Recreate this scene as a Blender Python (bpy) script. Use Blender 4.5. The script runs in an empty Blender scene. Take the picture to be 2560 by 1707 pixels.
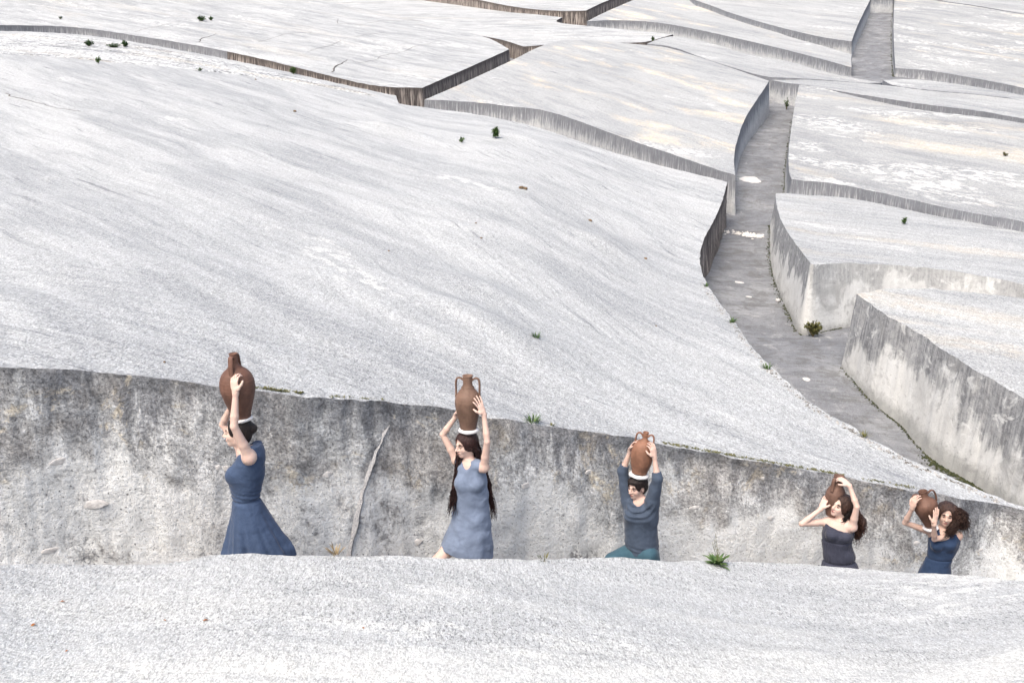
import bpy, bmesh, math, random
import numpy as np
from mathutils import Vector, Matrix
from mathutils.geometry import delaunay_2d_cdt

# ------------------------------------------------------------------ camera, sky, sun, exposure
scene = bpy.context.scene
COL = scene.collection
CAMZ = 6.0
FPX = 2489.0                       # focal length in pixels of a 2560 px wide picture (35 mm)
PITCH = math.radians(13.6)
cam_data = bpy.data.cameras.new('camera')
cam_data.sensor_width = 36.0
cam_data.lens = 36.0 * FPX / 2560.0
cam_data.clip_start = 0.05
cam_data.clip_end = 2000.0
cam = bpy.data.objects.new('camera', cam_data)
COL.objects.link(cam)
cam.location = (0, 0, CAMZ)
cam.rotation_euler = (math.pi / 2 - PITCH, 0, 0)
scene.camera = cam

SUN_EL, SUN_AZ = math.radians(56), math.radians(-52)     # azimuth measured from straight ahead (+y), left negative... light from the left behind the camera
world = bpy.data.worlds.new('World')
scene.world = world
world.use_nodes = True
wn = world.node_tree
wn.nodes.clear()
sky = wn.nodes.new('ShaderNodeTexSky')
sky.sky_type = 'NISHITA'
sky.sun_disc = False
sky.sun_elevation = SUN_EL
sky.air_density = 1.0
sky.dust_density = 7.0
sky.ozone_density = 1.0
bg = wn.nodes.new('ShaderNodeBackground')
bg.inputs['Strength'].default_value = 0.15
wo = wn.nodes.new('ShaderNodeOutputWorld')
wn.links.new(sky.outputs[0], bg.inputs[0])
wn.links.new(bg.outputs[0], wo.inputs[0])
# direction TO the sun: left of the camera and behind it
sun_dir = Vector((-0.55 * math.cos(SUN_EL), -0.835 * math.cos(SUN_EL), math.sin(SUN_EL)))
sky.sun_rotation = math.atan2(sun_dir.x, sun_dir.y)
sd = bpy.data.lights.new('sun', 'SUN')
sd.energy = 1.0
sd.angle = math.radians(35)
sd.color = (1.0, 0.975, 0.945)
sun = bpy.data.objects.new('sun', sd)
COL.objects.link(sun)
sun.rotation_euler = sun_dir.to_track_quat('Z', 'Y').to_euler()

vs = scene.view_settings
vs.view_transform = 'Standard'
vs.look = 'None'
vs.exposure = 0.64
vs.gamma = 1.0

# ------------------------------------------------------------------ helpers: pixels, noise, meshes
cp, sp = math.cos(PITCH), math.sin(PITCH)

def pxw(px, py, s):
    """photo pixel (2560 wide) and pixels per metre at that distance -> world point"""
    px = np.asarray(px, float); py = np.asarray(py, float); s = np.asarray(s, float)
    D = FPX / s
    xc = (px - 1280.0) / s
    yc = -(py - 853.5) / s
    return np.stack([xc, D * cp + yc * sp, yc * cp - D * sp + CAMZ], -1)

def ray(px, py):
    return Vector(((px - 1280.0) / FPX, cp - (py - 853.5) / FPX * sp, -(py - 853.5) / FPX * cp - sp))

def at_y(px, py, Y):
    """the point on the pixel's line of sight at ground distance Y"""
    d = ray(px, py)
    t = Y / d.y
    return np.array([d.x * t, Y, d.z * t + CAMZ])

def hash3(ix, iy, iz, seed=0):
    h = (ix.astype(np.int64) * 374761393 + iy.astype(np.int64) * 668265263 + iz.astype(np.int64) * 2147483647 + seed * 974634777)
    h = (h ^ (h >> 13)) * 1274126177
    h = h ^ (h >> 16)
    return (h & 0xFFFFFF).astype(np.float64) / float(0xFFFFFF)

def vnoise(x, y, z=None, seed=0):
    x = np.asarray(x, float); y = np.asarray(y, float)
    z = np.zeros_like(x) if z is None else np.asarray(z, float)
    ix, iy, iz = np.floor(x), np.floor(y), np.floor(z)
    fx, fy, fz = x - ix, y - iy, z - iz
    fx = fx * fx * (3 - 2 * fx); fy = fy * fy * (3 - 2 * fy); fz = fz * fz * (3 - 2 * fz)
    r = 0
    for dx in (0, 1):
        for dy in (0, 1):
            for dz in (0, 1):
                w = (fx if dx else 1 - fx) * (fy if dy else 1 - fy) * (fz if dz else 1 - fz)
                r = r + w * hash3(ix + dx, iy + dy, iz + dz, seed)
    return r * 2 - 1

def fbm(x, y, z=None, oct=4, seed=0):
    r, a, f = 0, 0.5, 1.0
    for o in range(oct):
        r = r + a * vnoise(np.asarray(x) * f, np.asarray(y) * f, None if z is None else np.asarray(z) * f, seed + o * 17)
        a *= 0.5; f *= 2.03
    return r

class TPS:
    """thin-plate surface z(x, y) through scattered points"""
    def __init__(self, P, smooth=0.0):
        P = np.asarray(P, float)
        self.c = P[:, :2].mean(0)
        self.k = max(P[:, :2].std(), 1e-6)
        X = (P[:, :2] - self.c) / self.k
        n = len(X)
        r2 = ((X[:, None] - X[None]) ** 2).sum(-1)
        K = 0.5 * r2 * np.log(r2 + 1e-12) + np.diag(np.full(n, 1.0) * smooth)
        A = np.zeros((n + 3, n + 3))
        A[:n, :n] = K
        A[:n, n] = 1; A[:n, n + 1:] = X
        A[n, :n] = 1; A[n + 1:, :n] = X.T
        b = np.zeros(n + 3); b[:n] = P[:, 2]
        self.w = np.linalg.lstsq(A, b, rcond=None)[0]
        self.X = X
    def __call__(self, x, y):
        q = (np.stack([np.asarray(x, float).ravel(), np.asarray(y, float).ravel()], -1) - self.c) / self.k
        out = np.empty(len(q))
        for i in range(0, len(q), 20000):
            qq = q[i:i + 20000]
            r2 = ((qq[:, None] - self.X[None]) ** 2).sum(-1)
            out[i:i + 20000] = (0.5 * r2 * np.log(r2 + 1e-12)) @ self.w[:len(self.X)] + self.w[len(self.X)] + qq @ self.w[len(self.X) + 1:]
        return out.reshape(np.shape(x))

def inside(P, poly):
    x, y = P[:, 0], P[:, 1]
    r = np.zeros(len(P), bool)
    n = len(poly)
    for i in range(n):
        x1, y1 = poly[i]; x2, y2 = poly[(i + 1) % n]
        c = (y1 > y) != (y2 > y)
        with np.errstate(divide='ignore', invalid='ignore'):
            xi = (x2 - x1) * (y - y1) / (y2 - y1) + x1
        r ^= c & (x < xi)
    return r

def smooth_mesh(me, on=True):
    me.polygons.foreach_set('use_smooth', [on] * len(me.polygons))

def mesh_obj(name, verts, faces, mat=None, parent=None, smooth=True, uv=None, color=None):
    """one mesh object; verts are world coordinates, made local to the parent"""
    me = bpy.data.meshes.new(name)
    v = np.asarray(verts, float).reshape(-1, 3)
    if parent is not None:
        v = v - np.array(world_loc(parent))
    me.from_pydata(v.tolist(), [], faces if isinstance(faces, list) else faces.tolist())
    if uv is not None:
        l = me.uv_layers.new(name='UVMap')
        idx = np.empty(len(me.loops), int)
        me.loops.foreach_get('vertex_index', idx)
        l.data.foreach_set('uv', np.asarray(uv, float)[idx].ravel())
    if color is not None:
        a = me.color_attributes.new('tint', 'FLOAT_COLOR', 'POINT')
        c = np.ones((len(v), 4)); c[:, :3] = color
        a.data.foreach_set('color', c.ravel())
    if smooth:
        smooth_mesh(me)
    if mat is not None:
        me.materials.append(mat)
    o = bpy.data.objects.new(name, me)
    COL.objects.link(o)
    if parent is not None:
        o.parent = parent
    return o

def world_loc(o):
    v = Vector((0, 0, 0))
    while o is not None:
        v += o.location
        o = o.parent
    return v

def tag(o, label=None, cat=None, group=None, kind=None):
    if label: o['label'] = label
    if cat: o['category'] = cat
    if group: o['group'] = group
    if kind: o['kind'] = kind
    return o

def empty(name, loc, label, cat, group=None):
    o = bpy.data.objects.new(name, None)
    o.empty_display_size = 0.1
    COL.objects.link(o)
    o.location = loc
    return tag(o, label, cat, group)

# ------------------------------------------------------------------ node helper
class NT:
    def __init__(self, name):
        self.mat = bpy.data.materials.new(name)
        self.mat.use_nodes = True
        self.t = self.mat.node_tree
        self.t.nodes.clear()
        self.out = self.t.nodes.new('ShaderNodeOutputMaterial')
        self.b = self.t.nodes.new('ShaderNodeBsdfPrincipled')
        self.t.links.new(self.b.outputs[0], self.out.inputs[0])
    def n(self, typ, **kw):
        nd = self.t.nodes.new(typ)
        for k, v in kw.items():
            setattr(nd, k, v)
        return nd
    def l(self, a, b):
        self.t.links.new(a, b)
    def setin(self, sock, v):
        if hasattr(v, 'is_output') or isinstance(v, bpy.types.NodeSocket):
            self.l(v, sock)
        else:
            sock.default_value = v
    def math(self, op, a, b=0.0, clamp=False):
        nd = self.n('ShaderNodeMath', operation=op, use_clamp=clamp)
        self.setin(nd.inputs[0], a); self.setin(nd.inputs[1], b)
        return nd.outputs[0]
    def pos(self):
        return self.n('ShaderNodeNewGeometry').outputs['Position']
    def uv(self):
        return self.n('ShaderNodeTexCoord').outputs['UV']
    def mapping(self, vec, rot=(0, 0, 0), scale=(1, 1, 1), loc=(0, 0, 0)):
        m = self.n('ShaderNodeMapping')
        self.l(vec, m.inputs[0])
        m.inputs['Location'].default_value = loc
        m.inputs['Rotation'].default_value = rot
        m.inputs['Scale'].default_value = scale
        return m.outputs[0]
    def noise(self, vec, scale, detail=4, rough=0.55, dist=0.0):
        nd = self.n('ShaderNodeTexNoise')
        self.l(vec, nd.inputs['Vector'])
        nd.inputs['Scale'].default_value = scale
        nd.inputs['Detail'].default_value = detail
        nd.inputs['Roughness'].default_value = rough
        nd.inputs['Distortion'].default_value = dist
        return nd.outputs[0]
    def voro(self, vec, scale, feature='F1', rnd=1.0):
        nd = self.n('ShaderNodeTexVoronoi', feature=feature)
        self.l(vec, nd.inputs['Vector'])
        nd.inputs['Scale'].default_value = scale
        nd.inputs['Randomness'].default_value = rnd
        return nd
    def ramp(self, fac, stops, interp='LINEAR'):
        nd = self.n('ShaderNodeValToRGB')
        nd.color_ramp.interpolation = interp
        e = nd.color_ramp.elements
        while len(e) < len(stops):
            e.new(0.5)
        for k, (p, c) in enumerate(stops):
            e[k].position = p
            if not hasattr(c, '__len__'):
                c = (c, c, c)
            e[k].color = (c[0], c[1], c[2], 1)
        self.l(fac, nd.inputs[0])
        return nd.outputs[0]
    def step(self, v, lo, hi):
        nd = self.n('ShaderNodeMapRange', interpolation_type='SMOOTHSTEP')
        self.l(v, nd.inputs[0])
        nd.inputs[1].default_value = lo; nd.inputs[2].default_value = hi
        return nd.outputs[0]
    def mix(self, fac, a, b, mode='MIX'):
        nd = self.n('ShaderNodeMix', data_type='RGBA', blend_type=mode)
        self.setin(nd.inputs[0], fac)
        for s, v in ((nd.inputs[6], a), (nd.inputs[7], b)):
            if isinstance(v, tuple):
                s.default_value = (v[0], v[1], v[2], 1)
            else:
                self.l(v, s)
        return nd.outputs[2]
    def bump(self, h, strength=0.3, dist=0.02, prev=None):
        nd = self.n('ShaderNodeBump')
        nd.inputs['Strength'].default_value = strength
        nd.inputs['Distance'].default_value = dist
        self.l(h, nd.inputs['Height'])
        if prev is not None:
            self.l(prev, nd.inputs['Normal'])
        return nd.outputs[0]
    def done(self, color, rough=0.9, normal=None, spec=0.2):
        self.setin(self.b.inputs['Base Color'], color if not isinstance(color, tuple) else (*color, 1))
        self.setin(self.b.inputs['Roughness'], rough)
        self.b.inputs['Specular IOR Level'].default_value = spec
        if normal is not None:
            self.l(normal, self.b.inputs['Normal'])
        return self.mat
# ------------------------------------------------------------------ concrete materials
COOL = (0.975, 1.015, 1.015)
def concrete_top(name, flow=0.0, streak=0.5, patch=0.5, grain=0.6, white=0.2, cream=0.0, base=0.60, cracks=0.0, seed=0, gscale=38.0, dark=0.62, gy=0.7, pale=None, long=1.0, speck=0.0, fan=None):
    """weathered pale concrete seen from above; flow = angle of the run-off streaks in plan"""
    t = NT(name)
    P = t.pos()
    P = t.mapping(P, loc=(seed * 13.7, seed * 7.1, 0))
    F = t.mapping(P, rot=(0, 0, -flow))
    # big soft patches, pulled out along the run-off
    n1 = t.noise(t.mapping(F, scale=(0.12 / long, 0.40, 0.2)), 1.0, 4, 0.62, 0.6)
    n2 = t.noise(t.mapping(F, scale=(0.45 / long, 1.6, 1.0)), 1.0, 4, 0.66, 0.3)
    n3 = t.noise(t.mapping(F, scale=(0.22 / long, 6.0, 3.0)), 1.0, 4, 0.66, 0.2)
    if fan:      # the run-off turns with the fall of the slab: other directions to the right and at the foot
        sx = t.n('ShaderNodeSeparateXYZ'); t.l(t.pos(), sx.inputs[0])
        wv = t.math('MULTIPLY', t.math('SUBTRACT', n1, 0.5), 7.0)
        fr, ff = fan
        F2 = t.mapping(P, rot=(0, 0, -fr)); F3 = t.mapping(P, rot=(0, 0, -ff))
        nb = t.noise(t.mapping(F2, scale=(0.16 / long, 6.0, 3.0)), 1.0, 4, 0.66, 0.2)
        nc3 = t.noise(t.mapping(F3, scale=(0.30 / long, 7.0, 3.0)), 1.0, 4, 0.66, 0.2)
        def lerp(m, a, b):
            q = t.n('ShaderNodeMix', data_type='FLOAT'); t.l(m, q.inputs[0]); t.l(a, q.inputs[2]); t.l(b, q.inputs[3]); return q.outputs[0]
        n3 = lerp(t.step(t.math('ADD', sx.outputs[0], wv), -7.0, 0.5), n3, nb)
        n3 = lerp(t.step(t.math('ADD', sx.outputs[1], wv), 15.5, 11.0), n3, nc3)
    col = t.mix(t.step(n1, 0.38, 0.60), (base * dark, base * (dark + 0.008), base * (dark + 0.03)), (base, base, base * 1.005))
    col = t.mix(t.math('MULTIPLY', t.step(n2, 0.44, 0.66), patch), col, (base * 1.17, base * 1.17, base * 1.17))
    col = t.mix(t.math('MULTIPLY', t.step(n2, 0.48, 0.32), patch * 0.6), col, (base * 0.62, base * 0.63, base * 0.67))
    # run-off streaks
    st = t.math('MULTIPLY', t.step(n3, 0.54, 0.70), streak)
    col = t.mix(st, col, (base * 0.48, base * 0.49, base * 0.53))
    col = t.mix(t.math('MULTIPLY', t.step(n3, 0.45, 0.33), streak * 0.7), col, (base * 1.2, base * 1.2, base * 1.19))
    col = t.mix(t.math('MULTIPLY', t.step(n3, 0.64, 0.71), streak), col, (base * 0.30, base * 0.30, base * 0.32))
    # washed-out white and cream lichen
    nw2 = t.noise(t.mapping(F, scale=(1.6, 3.6, 3.0)), 1.0, 5, 0.74, 0.4)
    if white > 0:
        nw = t.noise(t.mapping(F, scale=(0.14, 0.40, 0.3), loc=(2.7, 9.1, 0)), 1.0, 3, 0.5, 0.4)
        wm = t.math('MULTIPLY', t.step(nw, 0.44 + 0.20 * (1 - white), 0.58 + 0.2 * (1 - white)), t.step(nw2, 0.48, 0.58))
        col = t.mix(t.math('MULTIPLY', wm, 0.9), col, (0.80, 0.79, 0.77))
    if cream > 0:
        nc = t.noise(t.mapping(F, scale=(0.06, 0.36, 0.3), loc=(5.2, 1.3, 0)), 1.0, 3, 0.55, 0.3)
        cm = t.math('MULTIPLY', t.math('MULTIPLY', t.step(nc, 0.53, 0.66), t.step(nw2, 0.40, 0.60)), cream)
        col = t.mix(cm, col, (0.74, 0.62, 0.47))
        cm2 = t.math('MULTIPLY', t.step(nc, 0.57, 0.68), cream)
        col = t.mix(t.math('MULTIPLY', cm2, t.step(nw2, 0.54, 0.40)), col, (0.80, 0.77, 0.70))
    # grain of the aggregate
    if pale:
        sp_ = t.n('ShaderNodeSeparateXYZ'); t.l(t.pos(), sp_.inputs[0])
        yy = t.math('ADD', sp_.outputs[1], t.math('MULTIPLY', t.math('SUBTRACT', n1, 0.5), 9.0))
        yy = t.math('SUBTRACT', yy, t.math('MULTIPLY', sp_.outputs[0], 0.18))
        pm = t.step(yy, pale[0], pale[1])
        col = t.mix(t.math('MULTIPLY', pm, 0.8), col, (0.80, 0.785, 0.755))
    Pg = t.mapping(P, scale=(1, gy, 1))
    g = t.noise(Pg, gscale, 3, 0.8)
    g2 = t.noise(Pg, gscale * 0.30, 3, 0.75, 0.2)
    gs = t.n('ShaderNodeMapRange'); t.l(g, gs.inputs[0])
    for k, v in enumerate((0.36, 0.60, 1.0 + grain * 0.42, 1.0 - grain * 0.75)): gs.inputs[k + 1].default_value = v
    gs2 = t.n('ShaderNodeMapRange'); t.l(g2, gs2.inputs[0])
    for k, v in enumerate((0.36, 0.64, 1.0 + grain * 0.25, 1.0 - grain * 0.38)): gs2.inputs[k + 1].default_value = v
    val = t.math('MULTIPLY', gs.outputs[0], gs2.outputs[0])
    if speck > 0:
        g3 = t.noise(Pg, gscale * 0.72, 2, 0.6, 0.3)
        sk = t.math('MULTIPLY', t.step(g3, 0.53, 0.63), speck)
        if pale: sk = t.math('MULTIPLY', sk, t.math('SUBTRACT', 1.0, t.math('MULTIPLY', pm, 0.45)))
        sk = t.math('MULTIPLY', sk, t.math('ADD', 0.45, t.math('MULTIPLY', t.step(n2, 0.60, 0.40), 0.55)))
        val = t.math('MULTIPLY', val, t.math('SUBTRACT', 1.0, sk))
    comb = t.n('ShaderNodeCombineColor'); [t.l(val, comb.inputs[k]) for k in range(3)]
    col = t.mix(1.0, col, comb.outputs[0], 'MULTIPLY')
    col = t.mix(1.0, col, (0.84, 0.83, 0.82), 'DARKEN')
    if cracks > 0:
        nd = t.n('ShaderNodeTexNoise'); t.l(P, nd.inputs['Vector']); nd.inputs['Scale'].default_value = 0.5
        vm = t.n('ShaderNodeVectorMath', operation='MULTIPLY_ADD'); t.l(nd.outputs[1], vm.inputs[0]); vm.inputs[1].default_value = (2, 2, 2); t.l(P, vm.inputs[2])
        v = t.voro(t.mapping(vm.outputs[0], scale=(0.10, 0.13, 0.02)), 1.0, 'DISTANCE_TO_EDGE')
        cw = t.math('MULTIPLY', t.step(v.outputs[0], 0.010, 0.002), t.step(n2, 0.40, 0.62))
        col = t.mix(t.math('MULTIPLY', cw, cracks), col, (0.20, 0.19, 0.18))
    col = t.mix(1.0, col, COOL, 'MULTIPLY')
    nm = t.bump(t.math('ADD', g, t.math('ADD', g2, g2)), 0.5, 0.02)
    nm = t.bump(t.math('ADD', n3, n2), 0.3, 0.08, nm)
    return t.done(col, 0.93, nm)

def concrete_wall(name, style, seed=0, wet=1.0):
    """uv: u metres along the wall, v metres below the top edge"""
    t = NT(name)
    UV = t.mapping(t.uv(), loc=(seed * 11.3, 0, 0))
    sep = t.n('ShaderNodeSeparateXYZ'); t.l(UV, sep.inputs[0])
    v = sep.outputs[1]
    wob = t.noise(t.mapping(UV, scale=(0.9, 0.25, 1)), 1.0, 4, 0.6)
    drip = t.noise(t.mapping(UV, scale=(3.4, 0.35, 1)), 1.0, 5, 0.66, 0.3)
    drip2 = t.noise(t.mapping(UV, scale=(11.0, 0.6, 1)), 1.0, 4, 0.65, 0.15)
    mott = t.noise(UV, 1.5, 6, 0.66, 0.7)
    fine = t.noise(UV, 9.0, 6, 0.72, 0.3)
    gr = t.noise(UV, 46.0, 4, 0.75)
    if style == 'near':
        # stony grey wall: cream and white blotches, dark crust above, pale wash near the foot
        big = t.noise(UV, 0.55, 5, 0.68, 0.7)
        col = t.ramp(mott, [(0.28, (0.25, 0.25, 0.258)), (0.42, (0.36, 0.357, 0.36)), (0.52, (0.50, 0.492, 0.485)), (0.64, (0.68, 0.668, 0.65))])
        col = t.mix(t.math('MULTIPLY', t.step(big, 0.48, 0.58), 0.75), col, (0.68, 0.665, 0.65))
        col = t.mix(t.math('MULTIPLY', t.step(big, 0.46, 0.32), 0.60), col, (0.22, 0.222, 0.235))
        ws = t.math('MULTIPLY', t.step(t.noise(t.mapping(UV, scale=(2.4, 0.75, 1), loc=(3, 8, 0)), 1.0, 6, 0.72, 0.5), 0.52, 0.61), 0.9)
        col = t.mix(ws, col, (0.80, 0.785, 0.77))
        # dark crust under the edge, hanging down in tongues
        top = t.step(t.math('ADD', v, t.math('MULTIPLY', t.math('SUBTRACT', t.noise(t.mapping(UV, scale=(4.5, 1.0, 1)), 1.0, 5, 0.7, 0.5), 0.5), 2.2)), 0.55, 0.10)
        col = t.mix(t.math('MULTIPLY', top, 0.75), col, (0.17, 0.172, 0.185))
        # cream
        cr = t.step(t.noise(t.mapping(UV, loc=(9, 4, 0)), 1.3, 6, 0.74, 0.9), 0.53, 0.61)
        col = t.mix(t.math('MULTIPLY', t.math('MULTIPLY', cr, t.step(fine, 0.44, 0.55)), 0.7), col, (0.66, 0.57, 0.44))
        tn = t.step(t.noise(t.mapping(UV, loc=(1.5, 6.3, 0)), 0.8, 4, 0.62, 0.6), 0.47, 0.62)
        col = t.mix(t.math('MULTIPLY', tn, 0.5), col, (0.36, 0.325, 0.295))
        # pale wash at the foot
        ft = t.step(t.math('ADD', v, t.math('MULTIPLY', t.math('SUBTRACT', wob, 0.5), 2.4)), 0.70, 0.90)
        ft = t.math('MULTIPLY', ft, t.step(t.math('ADD', t.math('MULTIPLY', fine, 0.45), t.math('MULTIPLY', big, 0.55)), 0.38, 0.48))
        col = t.mix(t.math('MULTIPLY', ft, 0.85), col, (0.76, 0.745, 0.72))
        # grain at several sizes: crusted aggregate
        g1 = t.noise(UV, 7.0, 5, 0.8, 0.2)
        g2 = t.noise(UV, 30.0, 4, 0.85)
        def mul(src, lo, hi, a, b):
            m = t.n('ShaderNodeMapRange'); t.l(src, m.inputs[0])
            for k, q in enumerate((lo, hi, a, b)): m.inputs[k + 1].default_value = q
            return m.outputs[0]
        val = t.math('MULTIPLY', mul(g1, 0.40, 0.62, 1.16, 0.62), mul(g2, 0.38, 0.62, 1.30, 0.50))
        comb = t.n('ShaderNodeCombineColor'); [t.l(val, comb.inputs[k]) for k in range(3)]
        col = t.mix(t.math('SUBTRACT', 1.0, t.math('MULTIPLY', ft, 0.55)), col, comb.outputs[0], 'MULTIPLY')
        # exposed pebbles in places
        vo = t.voro(UV, 30.0)
        pz = t.step(t.noise(t.mapping(UV, loc=(2.4, 2, 0)), 0.9, 4, 0.6), 0.60, 0.70)
        col = t.mix(t.math('MULTIPLY', t.math('MULTIPLY', t.step(vo.outputs[0], 0.50, 0.72), pz), 0.75), col, (0.10, 0.10, 0.105))
        col = t.mix(t.math('MULTIPLY', t.math('MULTIPLY', t.step(vo.outputs[0], 0.34, 0.16), pz), 0.5), col, (0.62, 0.60, 0.56))
        col = t.mix(t.math('MULTIPLY', t.step(t.noise(t.mapping(UV, loc=(7, 7, 0)), 44.0, 2, 0.5), 0.64, 0.70), 0.85), col, (0.05, 0.05, 0.055))
        col = t.mix(1.0, col, (0.72, 0.71, 0.70), 'DARKEN')
        col = t.mix(1.0, col, (1.13, 1.185, 1.215), 'MULTIPLY')
        h = t.math('ADD', t.math('ADD', t.math('MULTIPLY', g2, -0.6), t.math('MULTIPLY', g1, -1.6)), t.math('MULTIPLY', t.math('MULTIPLY', vo.outputs[0], pz), -0.5))
        nm = t.bump(h, 0.8, 0.03)
        return t.done(col, 0.94, nm)
    if style == 'brown':
        base = t.ramp(drip2, [(0.38, (0.050, 0.042, 0.040)), (0.48, (0.13, 0.112, 0.102)), (0.57, (0.38, 0.335, 0.295)), (0.72, (0.54, 0.49, 0.44))])
        edge = t.step(t.math('ADD', v, t.math('MULTIPLY', t.math('SUBTRACT', drip2, 0.5), 1.6)), 0.60, 0.10)
        col = t.mix(t.math('MULTIPLY', edge, 0.75), base, (0.062, 0.053, 0.050))
    elif style == 'grey':
        base = t.ramp(mott, [(0.34, (0.30, 0.302, 0.315)), (0.50, (0.40, 0.40, 0.41)), (0.66, (0.55, 0.542, 0.53))])
        d3 = t.noise(t.mapping(UV, scale=(17.0, 0.9, 1)), 1.0, 3, 0.7, 0.1)
        hang = t.step(t.math('ADD', v, t.math('MULTIPLY', t.math('SUBTRACT', drip2, 0.5), 2.6)), 0.95, 0.30)
        col = t.mix(t.math('MULTIPLY', hang, 0.80), base, (0.135, 0.138, 0.155))
        col = t.mix(t.math('MULTIPLY', t.step(d3, 0.53, 0.63), 0.45), col, (0.15, 0.15, 0.165))
        col = t.mix(t.math('MULTIPLY', t.step(d3, 0.46, 0.38), 0.35), col, (0.60, 0.59, 0.575))
        foot = t.math('MULTIPLY', t.step(t.math('ADD', v, t.math('MULTIPLY', t.math('SUBTRACT', wob, 0.5), 1.5)), 0.55, 0.95), t.step(fine, 0.40, 0.58))
        col = t.mix(t.math('MULTIPLY', foot, 0.55), col, (0.60, 0.585, 0.56))
    else:   # 'pale': washed lower half, grey drips from the edge
        base = t.ramp(mott, [(0.30, (0.50, 0.485, 0.465)), (0.52, (0.62, 0.605, 0.58)), (0.75, (0.70, 0.685, 0.66))])
        big = t.noise(t.mapping(UV, scale=(0.45, 0.30, 1)), 1.0, 3, 0.55, 0.4)
        dl = t.math('ADD', v, t.math('MULTIPLY', t.math('SUBTRACT', drip, 0.5), 1.7))
        dl = t.math('ADD', dl, t.math('MULTIPLY', t.math('SUBTRACT', mott, 0.5), 1.3))
        dl = t.math('ADD', dl, t.math('MULTIPLY', t.math('SUBTRACT', big, 0.5), 3.2))
        edge = t.math('MULTIPLY', t.step(dl, 1.02 - 0.75 * (1 - wet), 0.66 - 0.75 * (1 - wet)), 0.35 + 0.65 * wet)
        dcol = t.mix(t.step(t.math('ADD', t.math('MULTIPLY', drip2, 0.55), t.math('MULTIPLY', fine, 0.45)), 0.42, 0.60), (0.33, 0.325, 0.325), (0.125, 0.125, 0.135))
        col = t.mix(t.math('MULTIPLY', edge, 0.90), base, dcol)
        # white lime scabs
        col = t.mix(t.math('MULTIPLY', t.step(t.noise(t.mapping(UV, loc=(8, 3, 0)), 2.2, 6, 0.7, 0.8), 0.55, 0.64), 0.6), col, (0.74, 0.725, 0.70))
        st = t.math('MULTIPLY', t.step(t.noise(t.mapping(UV, scale=(0.8, 0.8, 1), loc=(4, 1, 0)), 1.2, 6, 0.66, 1.2), 0.53, 0.64), 0.6)
        col = t.mix(st, col, (0.30, 0.29, 0.28))
        foot = t.step(t.math('ADD', v, t.math('MULTIPLY', t.math('SUBTRACT', fine, 0.5), 0.5)), 1.45, 1.75)
        col = t.mix(t.math('MULTIPLY', foot, 0.6), col, (0.24, 0.235, 0.22))
    col = t.mix(t.math('MULTIPLY', t.step(fine, 0.54, 0.70), 0.35), col, (0.16, 0.16, 0.165))
    col = t.mix(t.math('MULTIPLY', t.step(gr, 0.54, 0.68), 0.40), col, (0.13, 0.13, 0.135))
    col = t.mix(t.math('MULTIPLY', t.step(gr, 0.46, 0.34), 0.30), col, (0.68, 0.67, 0.65))
    col = t.mix(1.0, col, (0.985, 1.03, 1.05) if style != 'brown' else (1.0, 1.0, 1.0), 'MULTIPLY')
    nm = t.bump(t.math('ADD', t.math('MULTIPLY', gr, 0.5), t.math('ADD', fine, drip2)), 0.5, 0.025)
    return t.done(col, 0.94, nm)

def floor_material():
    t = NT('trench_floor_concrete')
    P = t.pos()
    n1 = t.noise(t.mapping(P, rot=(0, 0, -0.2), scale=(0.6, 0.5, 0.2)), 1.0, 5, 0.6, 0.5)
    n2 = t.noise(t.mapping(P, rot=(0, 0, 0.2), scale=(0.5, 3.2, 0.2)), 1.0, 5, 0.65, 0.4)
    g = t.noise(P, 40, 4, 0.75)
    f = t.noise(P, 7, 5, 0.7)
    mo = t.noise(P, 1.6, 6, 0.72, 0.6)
    col = t.ramp(n1, [(0.32, (0.155, 0.157, 0.168)), (0.52, (0.225, 0.227, 0.237)), (0.72, (0.33, 0.33, 0.332))])  # whole floor darkened: occlusion shade put into the colour, along with dirt
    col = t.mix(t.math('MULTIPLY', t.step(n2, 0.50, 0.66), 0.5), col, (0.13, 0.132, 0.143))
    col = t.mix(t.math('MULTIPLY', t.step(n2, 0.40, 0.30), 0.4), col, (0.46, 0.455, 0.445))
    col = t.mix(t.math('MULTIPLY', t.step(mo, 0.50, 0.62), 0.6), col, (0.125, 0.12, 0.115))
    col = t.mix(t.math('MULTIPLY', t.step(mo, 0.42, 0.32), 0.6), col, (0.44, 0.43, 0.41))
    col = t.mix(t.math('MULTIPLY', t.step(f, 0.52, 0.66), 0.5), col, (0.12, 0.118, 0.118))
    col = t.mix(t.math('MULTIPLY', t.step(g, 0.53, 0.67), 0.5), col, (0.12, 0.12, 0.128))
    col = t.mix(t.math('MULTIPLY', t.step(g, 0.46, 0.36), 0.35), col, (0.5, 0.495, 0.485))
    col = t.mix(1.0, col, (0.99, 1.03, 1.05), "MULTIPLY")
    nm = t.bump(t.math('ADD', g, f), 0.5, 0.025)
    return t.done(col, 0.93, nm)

def simple_mat(name, c1, c2, scale=20.0, rough=0.85, bump=0.2, dist=0.01, spec=0.25):
    t = NT(name)
    P = t.n('ShaderNodeTexCoord').outputs['Object']
    n = t.noise(P, scale, 5, 0.65, 0.2)
    col = t.mix(t.step(n, 0.35, 0.65), c1, c2)
    return t.done(col, rough, t.bump(n, bump, dist), spec)
# ------------------------------------------------------------------ the concrete slabs and the trenches between them
# outlines are photo pixels (2560 wide); s anchors give pixels per metre, i.e. distance
FLOORPTS = []      # (x, y, z) samples of the trench floor

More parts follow.
